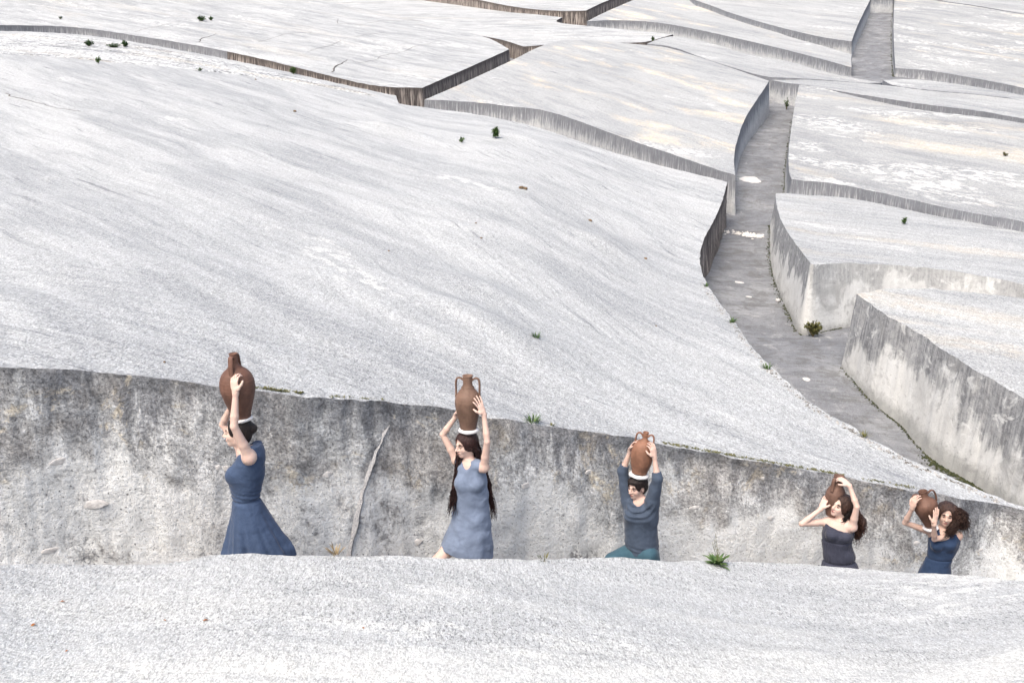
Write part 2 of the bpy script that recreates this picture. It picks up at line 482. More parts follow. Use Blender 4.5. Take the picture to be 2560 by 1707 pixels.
def sfit(anch):
    A = np.array(anch, float)
    px, py, s = A.T
    n = len(A)
    cols = [np.ones(n), px, py]
    if n >= 7:
        cols += [px * py / 1000, px * px / 1000, py * py / 1000]
    M = np.stack(cols, -1)
    w = np.linalg.lstsq(M, s, rcond=None)[0]
    def f(px, py):
        px = np.asarray(px, float); py = np.asarray(py, float)
        c = [np.ones_like(px), px, py]
        if n >= 7:
            c += [px * py / 1000, px * px / 1000, py * py / 1000]
        return np.maximum(sum(a * b for a, b in zip(w, c)), 9.0)
    if n >= 7:
        res = TPS(np.stack([px / 1000, py / 1000, s - f(px, py)], -1), smooth=1e-4)
        f0 = f
        def f(px, py):
            return np.maximum(f0(px, py) + res(np.asarray(px) / 1000, np.asarray(py) / 1000), 9.0)
    return f

def resample(P, step):
    """P: closed polyline of pixels; insert points every step px"""
    out = []
    n = len(P)
    for i in range(n):
        a = np.array(P[i], float); b = np.array(P[(i + 1) % n], float)
        m = max(1, int(np.ceil(np.linalg.norm(b - a) / step)))
        for k in range(m):
            out.append(a + (b - a) * k / m)
    return np.array(out)

def smooth_poly(P, keep, it=2):
    """round off the polyline except at the kept corners"""
    P = [np.array(p, float) for p in P]
    K = list(keep)
    for _ in range(it):
        Q, KK = [], []
        n = len(P)
        for i in range(n):
            a, b, c = P[i - 1], P[i], P[(i + 1) % n]
            if K[i]:
                Q.append(b); KK.append(True)
            else:
                Q.append(b * 0.75 + a * 0.25); KK.append(False)
                Q.append(b * 0.75 + c * 0.25); KK.append(False)
        P, K = Q, KK
    return P

def on_screen(P, m=60):
    return (P[:, 0] > -m) & (P[:, 0] < 2560 + m) & (P[:, 1] > -m) & (P[:, 1] < 1707 + m)

def slab(label, outline, anchors, mat_top, mat_wall, wall_h=2.6, step=9.0, bump=1.0, batter=0.07, seed=0, rim=0.012, name='concrete_slab', corners=(), seam_h=1.7, lump=0.05, wall_rows=None, wall_rough=0.02, mounds=(), lip=0.0):
    sf = sfit(anchors)
    keep = [i in corners for i in range(len(outline))]
    pix0 = smooth_poly(outline, keep, 2)
    fine = resample(pix0, step)
    on = on_screen(fine)
    # thin out the parts of the outline that the photograph does not show
    sel = [i for i in range(len(fine)) if on[i] or i % 6 == 0]
    pix = fine[sel]
    S = sf(pix[:, 0], pix[:, 1])
    B = pxw(pix[:, 0], pix[:, 1], S)
    # interior samples, evenly spread over the picture
    x0, y0 = pix.min(0); x1, y1 = pix.max(0)
    rng = np.random.RandomState(seed + 5)
    st = step * 1.25
    gx, gy = np.meshgrid(np.arange(x0, x1, st), np.arange(y0, y1, st))
    g = np.stack([gx.ravel(), gy.ravel()], -1) + rng.uniform(-0.35, 0.35, (gx.size, 2)) * st
    g = g[inside(g, pix)]
    osc = on_screen(g)
    g = g[osc | (rng.rand(len(g)) < 0.06)]
    G = pxw(g[:, 0], g[:, 1], sf(g[:, 0], g[:, 1]))
    # keep clear of the border
    d2 = np.full(len(g), 1e9)
    for i in range(0, len(g), 4000):
        d2[i:i + 4000] = ((g[i:i + 4000, None] - pix[None]) ** 2).sum(-1).min(1)
    ok = d2 > (step * 0.62) ** 2
    g, G, d2 = g[ok], G[ok], d2[ok]
    # relief: lumps and a gentle swell, fading towards the traced edge
    wpx = np.clip(np.sqrt(d2) / 60.0, 0, 1)
    z = fbm(G[:, 0] * 0.22 + seed, G[:, 1] * 0.22, oct=3, seed=seed) * 0.22 * bump
    z += fbm(G[:, 0] * 1.1 + seed, G[:, 1] * 1.1, oct=4, seed=seed + 3) * lump * bump
    G[:, 2] += z * wpx
    for (mx, my, ln, wd, mh, an) in mounds:            # single swellings the photograph shows
        c = pxw(mx, my, sf(np.array([mx]), np.array([my]))[0])
        dx, dy = G[:, 0] - c[0], G[:, 1] - c[1]
        a, b = dx * math.cos(an) + dy * math.sin(an), -dx * math.sin(an) + dy * math.cos(an)
        G[:, 2] += mh * np.exp(-(a / ln) ** 2 - (b / wd) ** 2)
    G[:, 2] += fbm(G[:, 0] * 5, G[:, 1] * 5, oct=3, seed=seed + 7) * 0.012
    # rim: a slightly broken edge
    B[:, 2] += fbm(B[:, 0] * 4, B[:, 1] * 4, oct=3, seed=seed + 11) * rim * 2
    nB = len(B)
    nxt = np.roll(B, -1, 0); prv = np.roll(B, 1, 0)
    tan = (nxt - prv)[:, :2]
    tan /= np.maximum(np.linalg.norm(tan, axis=1, keepdims=True), 1e-9)
    area = 0.5 * np.sum(B[:, 0] * nxt[:, 1] - nxt[:, 0] * B[:, 1])
    nor = np.stack([tan[:, 1], -tan[:, 0]], -1) * (1 if area > 0 else -1)      # outward
    B[:, :2] += nor * (fbm(B[:, 0] * 6 + 3, B[:, 1] * 6, oct=3, seed=seed + 13) * rim * 1.6)[:, None]
    inner = B.copy()
    inset = np.minimum(0.035, 0.25 * np.linalg.norm(nxt - B, axis=1) + 0.02)
    # rounded shoulder: the outline sits a little lower than the top
    P2 = np.vstack([B[:, :2], G[:, :2]])
    Z = np.concatenate([B[:, 2], G[:, 2]])
    edges = [(i, (i + 1) % nB) for i in range(nB)]
    vo, eo, fo, ov, oe, of = delaunay_2d_cdt([Vector(p) for p in P2], edges, [], 1, 1e-5)
    V = np.zeros((len(vo), 3))
    for i, v in enumerate(vo):
        V[i, :2] = v
        V[i, 2] = Z[ov[i]].mean() if len(ov[i]) else np.nan
    bad = np.isnan(V[:, 2])
    if bad.any():
        for i in np.where(bad)[0]:
            V[i, 2] = Z[np.argmin(((P2 - V[i, :2]) ** 2).sum(1))]
    tris = [list(f) for f in fo]
    base = B.mean(0); base[2] = B[:, 2].min() - seam_h
    root = empty(name, base.tolist(), label, 'concrete slab')
    root['kind'] = 'thing'
    top = mesh_obj('top_surface', V, tris, mat_top, root)
    me = top.data
    bm = bmesh.new(); bm.from_mesh(me)
    bmesh.ops.recalc_face_normals(bm, faces=bm.faces)
    if sum(f.normal.z for f in bm.faces) < 0:
        bmesh.ops.reverse_faces(bm, faces=bm.faces)
    bm.to_mesh(me); bm.free()
    smooth_mesh(me)
    # side wall with its own relief
    dist = np.linalg.norm(B - np.array([0, 0, CAMZ]), axis=1)
    rows = wall_rows or 10
    vv = np.linspace(0, 1, rows + 1) ** 1.15
    seg = np.linalg.norm(nxt - B, axis=1)
    u = np.concatenate([[0], np.cumsum(seg)])[:-1]
    W, UVs = [], []
    Bc = np.vstack([B, B[:1]]); Nc = np.vstack([nor, nor[:1]]); uc = np.concatenate([u, [u[-1] + seg[-1]]])
    # smooth the normals along the wall so the batter does not fold
    kk = 2
    Ns = sum(np.roll(nor, k, 0) for k in range(-kk, kk + 1)); Ns /= np.maximum(np.linalg.norm(Ns, axis=1, keepdims=True), 1e-9)
    Nc = np.vstack([Ns, Ns[:1]])
    for r in range(rows + 1):
        h = vv[r] * wall_h
        off = batter * h
        nz = fbm(uc * 1.3 + seed, np.full_like(uc, h * 1.3), oct=4, seed=seed + 23) * wall_rough * 2.2 + fbm(uc * 7, np.full_like(uc, h * 7), oct=3, seed=seed + 29) * wall_rough * 0.7
        nz[-1] = nz[0]
        if r == 0:
            nz = nz * 0
        elif lip and r == 1:
            nz = nz * 0.2
            h = .022; off = 0.0
        elif lip:
            nz = nz - lip
        elif r == 1:
            nz = nz * 0.5 - 0.0
        Q = Bc.copy()
        Q[:, :2] += Nc * (off + nz)[:, None]
        Q[:, 2] -= h
        W.append(Q); UVs.append(np.stack([uc, np.full_like(uc, h)], -1))
    m = nB + 1
    W = np.vstack(W); UVs = np.vstack(UVs)
    f = []
    flip = area > 0
    for r in range(rows):
        a = r * m
        for i in range(nB):
            q = [a + i, a + i + 1, a + m + i + 1, a + m + i]
            f.append(q[::-1] if flip else q)
    mesh_obj('side_wall', W, f, mat_wall, root, uv=UVs)
    for i in range(0, nB, 6):
        FLOORPTS.append((B[i, 0] + nor[i, 0] * 0.5, B[i, 1] + nor[i, 1] * 0.5, B[i, 2] - seam_h, 0))
    zs = TPS(np.vstack([B[::max(1, nB // 90)], G[::max(1, len(G) // 140)]]), smooth=1e-4)
    return dict(root=root, sf=sf, B=B, z=zs, pix=pix, top=top, nor=Ns, batter=batter)

MT = {
    'front': concrete_top('concrete_front_slab', flow=0.15, streak=0.0, patch=0.25, grain=0.38, white=0.5, cream=0.2, base=0.585, seed=1, gscale=84, gy=0.42, pale=(6.9, 5.2), speck=0.46, dark=0.78),
    'big': concrete_top('concrete_big_slab', flow=-0.85, streak=0.50, patch=0.42, grain=0.48, white=0.10, base=0.575, seed=2, gscale=58, gy=0.5, long=1.9, dark=0.80, speck=0.28, fan=(-1.25, -0.28)),
    'worn': concrete_top('concrete_worn', flow=-0.62, streak=0.35, patch=0.7, grain=0.5, white=0.55, cream=0.2, base=0.53, cracks=0.0, seed=3, dark=0.76),
    'smooth': concrete_top('concrete_smooth', flow=-1.16, streak=0.42, patch=0.35, grain=0.42, white=0.16, cream=0.9, base=0.47, seed=4, long=2.2, dark=0.82),
    'lichen2': concrete_top('concrete_lichen_right', flow=-0.30, streak=0.25, patch=0.5, grain=0.5, white=0.55, cream=0.35, base=0.52, seed=9, long=1.3, dark=0.82, speck=0.2),
    'lichen': concrete_top('concrete_lichen', flow=-1.05, streak=0.30, patch=0.45, grain=0.45, white=0.8, cream=0.6, base=0.43, seed=5, long=1.3, dark=0.82),
    'plain': concrete_top('concrete_plain', flow=-1.0, streak=0.40, patch=0.45, grain=0.5, white=0.3, cream=0.1, base=0.49, seed=6, long=1.8, dark=0.78),
}
MW = {k: concrete_wall('concrete_wall_' + k, k, i) for i, k in enumerate(('near', 'brown', 'grey', 'pale'))}

MW['wash'] = concrete_wall('concrete_wall_washed', 'pale', 3, 0.35)

# --- A: the slab in front
A_crest = [(-260, 1424), (-120, 1420), (0, 1414), (170, 1409), (300, 1410), (435, 1404), (500, 1392), (544, 1385), (626, 1382), (745, 1389), (860, 1391), (1000, 1391), (1088, 1393), (1200, 1396),
           (1280, 1399), (1400, 1396), (1519, 1394), (1645, 1399), (1770, 1404), (1900, 1407), (2058, 1412), (2145, 1422), (2260, 1429), (2374, 1434), (2439, 1440), (2560, 1453), (2700, 1468), (2900, 1490)]
front = slab('rough speckled pale slab across the foreground, nearest the camera', A_crest + [(3000, 2000), (2900, 2600), (1300, 2900), (-400, 2600), (-420, 1900)],
             [(0, 1414, 380), (600, 1383, 345), (1280, 1399, 310), (2374, 1434, 257), (100, 1707, 490), (1280, 1707, 425), (2400, 1707, 360), (1280, 2900, 1150), (-400, 2600, 1150), (2900, 2600, 1000)],
             MT['front'], MW['near'], wall_h=2.4, step=7.0, bump=0.2, seed=1, rim=0.012, corners=(0, 27, 28, 29, 31, 32), seam_h=1.1, lump=0.03)

# --- B: the big slab behind the women
B_front = [(-420, 905), (-200, 908), (0, 916), (180, 924), (359, 943), (544, 968), (637, 973), (816, 995), (980, 1006), (1067, 1013), (1219, 1039), (1280, 1050), (1420, 1072), (1574, 1095), (1661, 1112),
           (1879, 1152), (2042, 1180), (2172, 1204), (2276, 1223), (2368, 1239), (2477, 1256), (2560, 1272), (2640, 1290), (2700, 1310)]
B_right = [(2680, 1292), (2541, 1264), (2495, 1244), (2403, 1203), (2289, 1157), (2203, 1112), (2116, 1060), (2036, 1014), (1956, 945), (1887, 876), (1841, 813), (1789, 744), (1764, 704), (1752, 672), (1749, 640),
           (1758, 598), (1776, 568), (1800, 520), (1811, 486), (1818, 455)]
B_far = [(1797, 449), (1688, 424), (1585, 397), (1460, 359), (1372, 327), (1280, 302), (1170, 283), (1061, 269), (997, 260), (990, 240), (816, 203), (653, 165), (490, 133), (305, 100), (180, 84), (0, 77), (-200, 80), (-420, 90)]
big = slab('huge pale slab streaked by run-off, rising behind the row of women', B_front + B_right + B_far,
           [(-420, 905, 340), (0, 916, 318), (600, 970, 287), (1219, 1039, 250), (1661, 1112, 228), (2042, 1180, 217), (2368, 1239, 209), (2560, 1272, 206), (2700, 1310, 203), (2541, 1264, 203), (2203, 1112, 188),
            (1956, 945, 160), (1841, 813, 131), (1764, 704, 106), (1749, 640, 93), (1800, 520, 73), (1818, 455, 64.5), (1585, 397, 58), (1372, 327, 52), (1061, 269, 45), (990, 240, 42.5), (653, 165, 39.5), (305, 100, 37), (0, 77, 36), (-420, 90, 38),
            (600, 600, 145), (1200, 650, 132), (0, 500, 135), (1300, 450, 82), (600, 300, 67)],
           MT['big'], MW['near'], wall_h=2.6, step=8.0, bump=0.55, batter=0.035, seed=2, rim=0.016, corners=(0, 23, 43, 52, 53, len(B_front + B_right + B_far) - 1), seam_h=1.75, lump=0.05, wall_rows=30, wall_rough=0.03, lip=0.020,
           mounds=[(985, 335, 2.2, 0.9, 0.34, -0.8), (1190, 715, 0.9, 0.5, 0.16, -0.8), (1200, 800, 1.2, 0.5, 0.10, -0.9), (1500, 610, 1.0, 0.55, 0.18, -0.9), (1290, 350, 1.6, 0.8, 0.22, -0.8), (1150, 562, 0.8, 0.5, 0.07, -0.8), (60, 700, 1.0, 0.6, -0.08, -0.5)])

# the run-off stained faces of the big slab along the passage and at its back
_w = [c for c in big['root'].children if c.name.startswith('side_wall')][0].data
_w.materials.append(MW['brown'])
for _p in _w.polygons:
    _c = _w.vertices[_p.vertices[0]].co + big['root'].location
    if _c.y > 12.5 and not (_c.x < -2 and _c.y < 30):
        _p.material_index = 1
# --- C: upper left
slabC = slab('cracked slab at upper left with a dark stained corner', [(-420, 78), (-150, 64), (0, 63), (180, 66), (305, 84), (490, 113), (653, 147), (816, 188), (941, 218), (1056, 220), (1143, 182), (1273, 124), (1230, 98), (1174, 82), (1000, 40), (850, 12), (600, -40), (0, -75), (-420, -75)],
              [(0, 65, 34), (1056, 220, 41), (1273, 124, 28.6), (1000, 40, 22.5), (-420, -75, 24), (0, -75, 21)], MT['worn'], MW['brown'], seed=3, corners=(0, 9, 11, 18), step=9, bump=1.2)
# only the right end of that front wall is stained dark
_w = [c for c in slabC['root'].children if c.name.startswith('side_wall')][0].data
_w.materials.append(MW['grey'])
_pc = slabC['B'][np.argmin(((slabC['pix'] - np.array([560, 126])) ** 2).sum(1))]
for _p in _w.polygons:
    _c = _w.vertices[_p.vertices[0]].co + slabC['root'].location
    if _c.x < _pc[0]:
        _p.material_index = 1
# --- D: middle
slabD = slab('smooth slab with a cream diagonal streak left of the narrow passage', [(1061, 250), (1150, 212), (1280, 152), (1345, 118), (1389, 104), (1438, 99), (1509, 103), (1585, 111), (1640, 115), (1680, 122), (1760, 147), (1868, 184), (1922, 203), (1917, 213), (1884, 261), (1857, 305), (1840, 360), (1834, 395), (1838, 438),
              (1770, 417), (1661, 379), (1552, 343), (1470, 311), (1389, 283), (1334, 271), (1280, 267), (1214, 258), (1116, 251)],
              [(1061, 250, 44), (1838, 438, 62), (1922, 203, 40), (1438, 99, 30)], MT['smooth'], MW['grey'], seed=4, corners=(0, 12, 18), step=8, bump=0.9)
# --- E: sliver behind D
slabE = slab('narrow curved slab wedged behind the cream streaked slab', [(1618, 110), (1640, 100), (1683, 89), (1743, 100), (1801, 115), (1879, 138), (1964, 151), (2066, 182), (2132, 195), (2205, 207), (2160, 209), (2093, 202), (1981, 195), (1923, 194), (1872, 182), (1760, 147), (1680, 116)],
              [(1618, 110, 30.2), (1923, 194, 37.3), (1683, 89, 28.5), (2132, 195, 35.5), (2205, 207, 37)], MT['plain'], MW['grey'], seed=5, corners=(0, 9), step=7, bump=0.4)
# --- F: strip at the head of the first passage
slabF = slab('long low slab closing the far end of the near passage', [(1924, 200), (1960, 196), (2093, 204), (2205, 212), (2314, 227), (2450, 238), (2560, 251), (2800, 280), (2820, 340), (2560, 298), (2450, 277), (2314, 262), (2172, 240), (2096, 228), (2050, 219), (1998, 211), (1960, 207)],
              [(1960, 207, 38), (2560, 298, 48), (2560, 251, 43), (2093, 204, 36.8)], MT['plain'], MW['grey'], seed=6, corners=(0, 7, 8), step=7, bump=0.4)
# --- G: behind E
slabG = slab('slab with a cream worn slope left of the far passage', [(1468, 54), (1510, 32), (1585, 0), (1640, -24), (1700, -34), (1760, 12), (1824, 42), (1933, 78), (1987, 97), (2060, 116), (2129, 137), (2128, 152), (2129, 169), (2015, 137), (1851, 98), (1715, 68), (1640, 56), (1585, 52), (1520, 51)],
              [(1470, 52, 24.5), (2129, 169, 33), (1585, 0, 20.8), (2129, 137, 30.6)], MT['smooth'], MW['grey'], seed=7, corners=(0, 10, 12), step=8, bump=0.6)
# --- H: right of the near passage
slabH = slab('wide slab mottled white to the right of the near passage', [(1998, 213), (2050, 219), (2096, 231), (2172, 250), (2314, 279), (2450, 292), (2560, 308), (2850, 360), (2900, 640), (2560, 552), (2432, 534), (2289, 502), (2174, 475), (2070, 456), (1980, 449), (1973, 434), (1970, 392), (1977, 326), (1987, 261)],
              [(1980, 449, 62), (1998, 213, 39), (2560, 552, 75), (2560, 308, 50.5)], MT['lichen'], MW['grey'], seed=8, corners=(0, 7, 8, 14), step=8, bump=0.8)
# --- I: behind G
slabI = slab('plain grey slab at the top left of the far passage', [(1733, 0), (1760, 8), (1851, 42), (1960, 72), (2060, 95), (2129, 104), (2140, 72), (2160, 30), (2176, 0), (2195, -50), (1900, -70), (1700, -40)],
              [(2129, 104, 29.5), (2176, 0, 22.5), (1733, 0, 21.7)], MT['plain'], MW['grey'], seed=9, corners=(5, 9, 10, 11), step=8, bump=0.8)
# --- J: right, second from the front
slabJ = slab('right hand slab whose pale wall has a bush at its foot', [(1939, 483), (2070, 490), (2151, 499), (2289, 529), (2403, 552), (2560, 571), (2900, 640), (2920, 800), (2560, 710), (2403, 680), (2289, 666), (2174, 659), (2093, 657), (2030, 662), (1990, 612), (1956, 561), (1941, 515)],
              [(1939, 483, 66), (2030, 662, 99), (2560, 710, 100), (2560, 571, 73)], MT['lichen2'], MW['wash'], seed=10, corners=(0, 6, 7, 13), step=8, bump=0.6, batter=0.12)
# streaked left face of that slab, beside the passage
_w = [c for c in slabJ['root'].children if c.name.startswith('side_wall')][0].data
_w.materials.append(MW['pale'])
_pc = slabJ['B'][np.argmin(((slabJ['pix'] - np.array([2030, 662])) ** 2).sum(1))]
for _p in _w.polygons:
    _c = _w.vertices[_p.vertices[0]].co + slabJ['root'].location
    if _c.x < _pc[0] + 3.2 and _c.y > _pc[1] + .12 and _c.y < 37.2 and _p.normal.x < -.35:
        _p.material_index = 1
# --- K: top right
slabK = slab('top right slab with scattered white lichen beyond the passages', [(2235, -40), (2236, 0), (2233, 82), (2238, 171), (2314, 175), (2423, 193), (2560, 220), (2820, 280), (2820, 70), (2560, 38), (2440, 16), (2320, 0), (2280, -20)],
              [(2238, 171, 33), (2236, 0, 22), (2560, 220, 36.5), (2560, 38, 24.6)], MT['lichen'], MW['grey'], seed=11, corners=(0, 3, 7, 8), step=8, bump=0.8)
# --- M: strip below K
slabM = slab('thin whitish slab strip below the top right slab', [(2207, 201), (2260, 198), (2314, 200), (2450, 219), (2560, 238), (2820, 300), (2820, 320), (2560, 249), (2450, 237), (2314, 225), (2232, 215)],
              [(2207, 201, 35), (2314, 200, 35), (2560, 249, 42), (2314, 225, 38)], MT['plain'], MW['grey'], seed=12, corners=(0, 5, 6), step=7, bump=0.3)
# --- N: far top right corner
slabN = slab('grey slab in the far top right corner', [(2318, -2), (2440, 14), (2560, 36), (2820, 75), (2820, -60), (2560, -80), (2300, -40)],
              [(2320, 0, 21.2), (2560, 36, 23.6), (2560, -80, 15)], MT['plain'], MW['grey'], seed=13, corners=(3, 4, 5, 6), step=9, bump=0.5)
# --- P: far top middle
slabP = slab('far slab at the top edge with brown stained walls', [(1000, -40), (1160, -8), (1261, 14), (1330, 24), (1411, 29), (1465, 27), (1500, 10), (1525, 0), (1590, -28), (1600, -80), (1000, -90)],
              [(1465, 27, 22), (1261, 14, 20.6), (1465, -80, 15)], MT['worn'], MW['brown'], seed=14, corners=(0, 5, 9, 10), step=8, bump=0.5)
# --- Q: between C, D, P and G
slabQ = slab('gently rolling slab between the two brown stained corners', [(1308, 117), (1335, 115), (1362, 113), (1440, 106), (1560, 108), (1618, 106), (1650, 96), (1683, 87), (1585, 77), (1466, 65), (1409, 60), (1386, 54), (1406, 44), (1330, 36), (1261, 24), (1160, 0), (1000, -35), (600, -30), (850, 20), (1000, 46), (1174, 86), (1255, 99)],
              [(1308, 117, 27.6), (1618, 106, 29.2), (1409, 55, 23.2), (1683, 87, 27), (1174, 76, 24.3)], MT['worn'], MW['brown'], seed=15, corners=(0, 7, 12, 17), step=7, bump=0.3)
# --- R: right, nearest
slabR = slab('near right slab with a tall stained wall along the passage', [(2142, 733), (2197, 724), (2312, 720), (2403, 727), (2560, 745), (2900, 800), (3000, 1300), (2560, 991), (2495, 955), (2432, 922), (2357, 875), (2300, 830), (2248, 807), (2197, 777)],
              [(2142, 733, 115), (2560, 991, 150), (2560, 745, 108), (2300, 830, 124)], MT['lichen2'], MW['pale'], seed=16, corners=(0, 5, 6), step=7, bump=0.5, batter=0.12, wall_rows=20, wall_h=3.0, rim=0.02)
# --- S: block that closes the far passage
slabS = slab('small block of wall closing the far passage at the top edge', [(2178, -8), (2234, -5), (2236, -50), (2196, -50)],
              [(2178, -8, 22.5), (2234, -5, 22.5), (2236, -50, 20)], MT['plain'], MW['grey'], seed=17, corners=(0, 1, 2, 3), step=6, bump=0.0)

# --- the trench floor: one sheet through the visible floor points
FV = [(1046, 600, 309, 1.62)]
floor_fix = []
for (px, py, s, h) in [(600, 1046, 309, 1.64), (1165, 1079, 270, 1.64), (1598, 1189, 245, 1.58), (2105, 1234, 240, 1.60), (2355, 1253, 232, 1.60), (50, 960, 345, 1.95), (-300, 940, 360, 2.0)]:
    p = pxw(px, py, s); floor_fix.append((p[0], p[1], p[2] - h))
for (px, py, s) in [(2541, 1264, 150), (2449, 1203, 143), (2357, 1146, 135), (2277, 1083, 129), (2174, 991, 121), (2096, 931, 115), (1993, 834, 99), (2112, 841, 102), (1973, 802, 95), (1944, 750, 88.5), (1921, 698, 82), (1910, 612, 72.5),
                    (1913, 572, 69), (1830, 570, 65.5), (1801, 625, 74), (1789, 668, 79), (1770, 706, 85), (1945, 440, 55.5), (1842, 425, 55), (1860, 340, 46), (1914, 268, 38.5), (1974, 277, 39), (2126, 196, 33.5), (2207, 203, 34.5), (2150, 120, 28), (2185, 40, 23), (2234, 38, 23)]:
    floor_fix.append(tuple(pxw(px, py, FPX / (FPX / s + .45))))
fps = np.array(floor_fix + [(a, b, c) for a, b, c, _ in FLOORPTS[::3]])
fsm = np.concatenate([np.full(len(floor_fix), 2e-5), np.full(len(fps) - len(floor_fix), 4e-1)])
floor_z = TPS(fps, smooth=fsm)
rad = np.concatenate([[0.5], 3.0 * 1.022 ** np.arange(0, 190)])
rad = rad[rad < 185]
ang = np.radians(np.linspace(-42, 42, 240))
R2, A2 = np.meshgrid(rad, ang, indexing='ij')
fx, fy = R2 * np.sin(A2), R2 * np.cos(A2)
fz = floor_z(fx, fy)
fz = fz + fbm(fx * 1.5, fy * 1.5, oct=4, seed=77) * 0.03
nr, na = fx.shape
idx = np.arange(nr * na).reshape(nr, na)
ff = np.stack([idx[:-1, :-1], idx[:-1, 1:], idx[1:, 1:], idx[1:, :-1]], -1).reshape(-1, 4)[:, ::-1]
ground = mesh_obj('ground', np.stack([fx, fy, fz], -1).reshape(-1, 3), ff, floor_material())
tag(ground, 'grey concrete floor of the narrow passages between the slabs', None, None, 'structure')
# ------------------------------------------------------------------ smooth solid modelling for figures: fields meshed by surface nets
class Field:
    def __init__(self, h):
        self.h = h
        self.ops = []
    def add(self, fn, lo, hi, k=0.02, mode='u'):
        self.ops.append((fn, np.array(lo, float), np.array(hi, float), k, mode))
    def cone(self, a, b, ra, rb, k=0.02, mode='u', grow=0.0):
        a = np.array(a, float); b = np.array(b, float); ra += grow; rb += grow
        ab = b - a; L2 = max(float(ab @ ab), 1e-9)
        def fn(X, Y, Z):
            px, py, pz = X - a[0], Y - a[1], Z - a[2]
            t = np.clip((px * ab[0] + py * ab[1] + pz * ab[2]) / L2, 0, 1)
            return np.sqrt((px - t * ab[0]) ** 2 + (py - t * ab[1]) ** 2 + (pz - t * ab[2]) ** 2) - (ra + (rb - ra) * t)
        m = max(ra, rb)
        self.add(fn, np.minimum(a, b) - m, np.maximum(a, b) + m, k, mode)
    def ell(self, c, r, axes=None, k=0.02, mode='u', grow=0.0):
        c = np.array(c, float); r = np.array(r, float) + grow
        A = np.eye(3) if axes is None else np.array(axes, float)
        def fn(X, Y, Z):
            p = [X - c[0], Y - c[1], Z - c[2]]
            q = [p[0] * A[i, 0] + p[1] * A[i, 1] + p[2] * A[i, 2] for i in range(3)]
            k0 = np.sqrt(sum((q[i] / r[i]) ** 2 for i in range(3)))
            k1 = np.sqrt(sum((q[i] / r[i] ** 2) ** 2 for i in range(3)))
            return k0 * (k0 - 1) / np.maximum(k1, 1e-6)
        e = np.sqrt(((A * r[:, None]) ** 2).sum(0))
        self.add(fn, c - e, c + e, k, mode)
    def loft(self, levels, k=0.02, grow=0.0, ripple=None, mode='u', cap=True):
        """levels: rows (z, cx, cy, rx, ry) ; horizontal ellipses stacked upwards"""
        L = np.array(sorted(levels, key=lambda r: r[0]), float)
        z = np.linspace(L[0, 0], L[-1, 0], 160)
        C = np.stack([np.interp(z, L[:, 0], L[:, i]) for i in range(1, 5)], -1)
        ker = np.hanning(13); ker /= ker.sum()
        C = np.stack([np.convolve(np.pad(C[:, i], 6, mode='edge'), ker, 'valid') for i in range(4)], -1)
        C[:, 2:] += grow
        def fn(X, Y, Z):
            Zb = np.broadcast_to(Z, np.broadcast_shapes(X.shape, Y.shape, Z.shape))
            cx, cy, rx, ry = (np.interp(Zb.ravel(), z, C[:, i]).reshape(Zb.shape) for i in range(4))
            dx, dy = X - cx, Y - cy
            rho = np.sqrt((dx / rx) ** 2 + (dy / ry) ** 2)
            if ripple is not None:
                th = np.arctan2(dy / ry, dx / rx)
                rho = rho / (1 + ripple(th, Zb))
            d = (rho - 1) * np.minimum(rx, ry) * 0.9
            return np.maximum(np.maximum(d, Zb - z[-1]), z[0] - Zb) if cap else d
        m = C[:, 2:].max() * 1.2
        self.add(fn, (C[:, 0].min() - m, C[:, 1].min() - m, z[0]), (C[:, 0].max() + m, C[:, 1].max() + m, z[-1]), k, mode)
    def build(self, pad=0.02, post=None):
        h = self.h
        us = [o for o in self.ops if o[4] == 'u']
        lo = np.min([o[1] for o in us], 0) - pad; hi = np.max([o[2] for o in us], 0) + pad
        n = np.ceil((hi - lo) / h).astype(int) + 1
        D = np.full(n, 1.0, np.float32)
        ax = [lo[i] + h * np.arange(n[i]) for i in range(3)]
        for fn, a, b, k, mode in self.ops:
            m = k + 2 * h
            i0 = np.clip(np.floor((a - m - lo) / h).astype(int), 0, n); i1 = np.clip(np.ceil((b + m - lo) / h).astype(int) + 1, 0, n)
            if (i1 <= i0).any():
                continue
            sl = tuple(slice(i0[i], i1[i]) for i in range(3))
            X = ax[0][sl[0]][:, None, None].astype(np.float32); Y = ax[1][sl[1]][None, :, None].astype(np.float32); Z = ax[2][sl[2]][None, None, :].astype(np.float32)
            d = np.asarray(fn(X, Y, Z), np.float32)
            o = D[sl]
            if mode == 'u':
                w = np.maximum(k - np.abs(o - d), 0) / k
                D[sl] = np.minimum(o, d) - w * w * k * 0.25
            else:
                d = -d
                w = np.maximum(k - np.abs(o - d), 0) / k
                D[sl] = np.maximum(o, d) + w * w * k * 0.25
        if post is not None:
            band = np.abs(D) < 0.04
            ii = np.nonzero(band)
            D[ii] += post(ax[0][ii[0]], ax[1][ii[1]], ax[2][ii[2]]).astype(np.float32)
        return nets(D, lo, h)

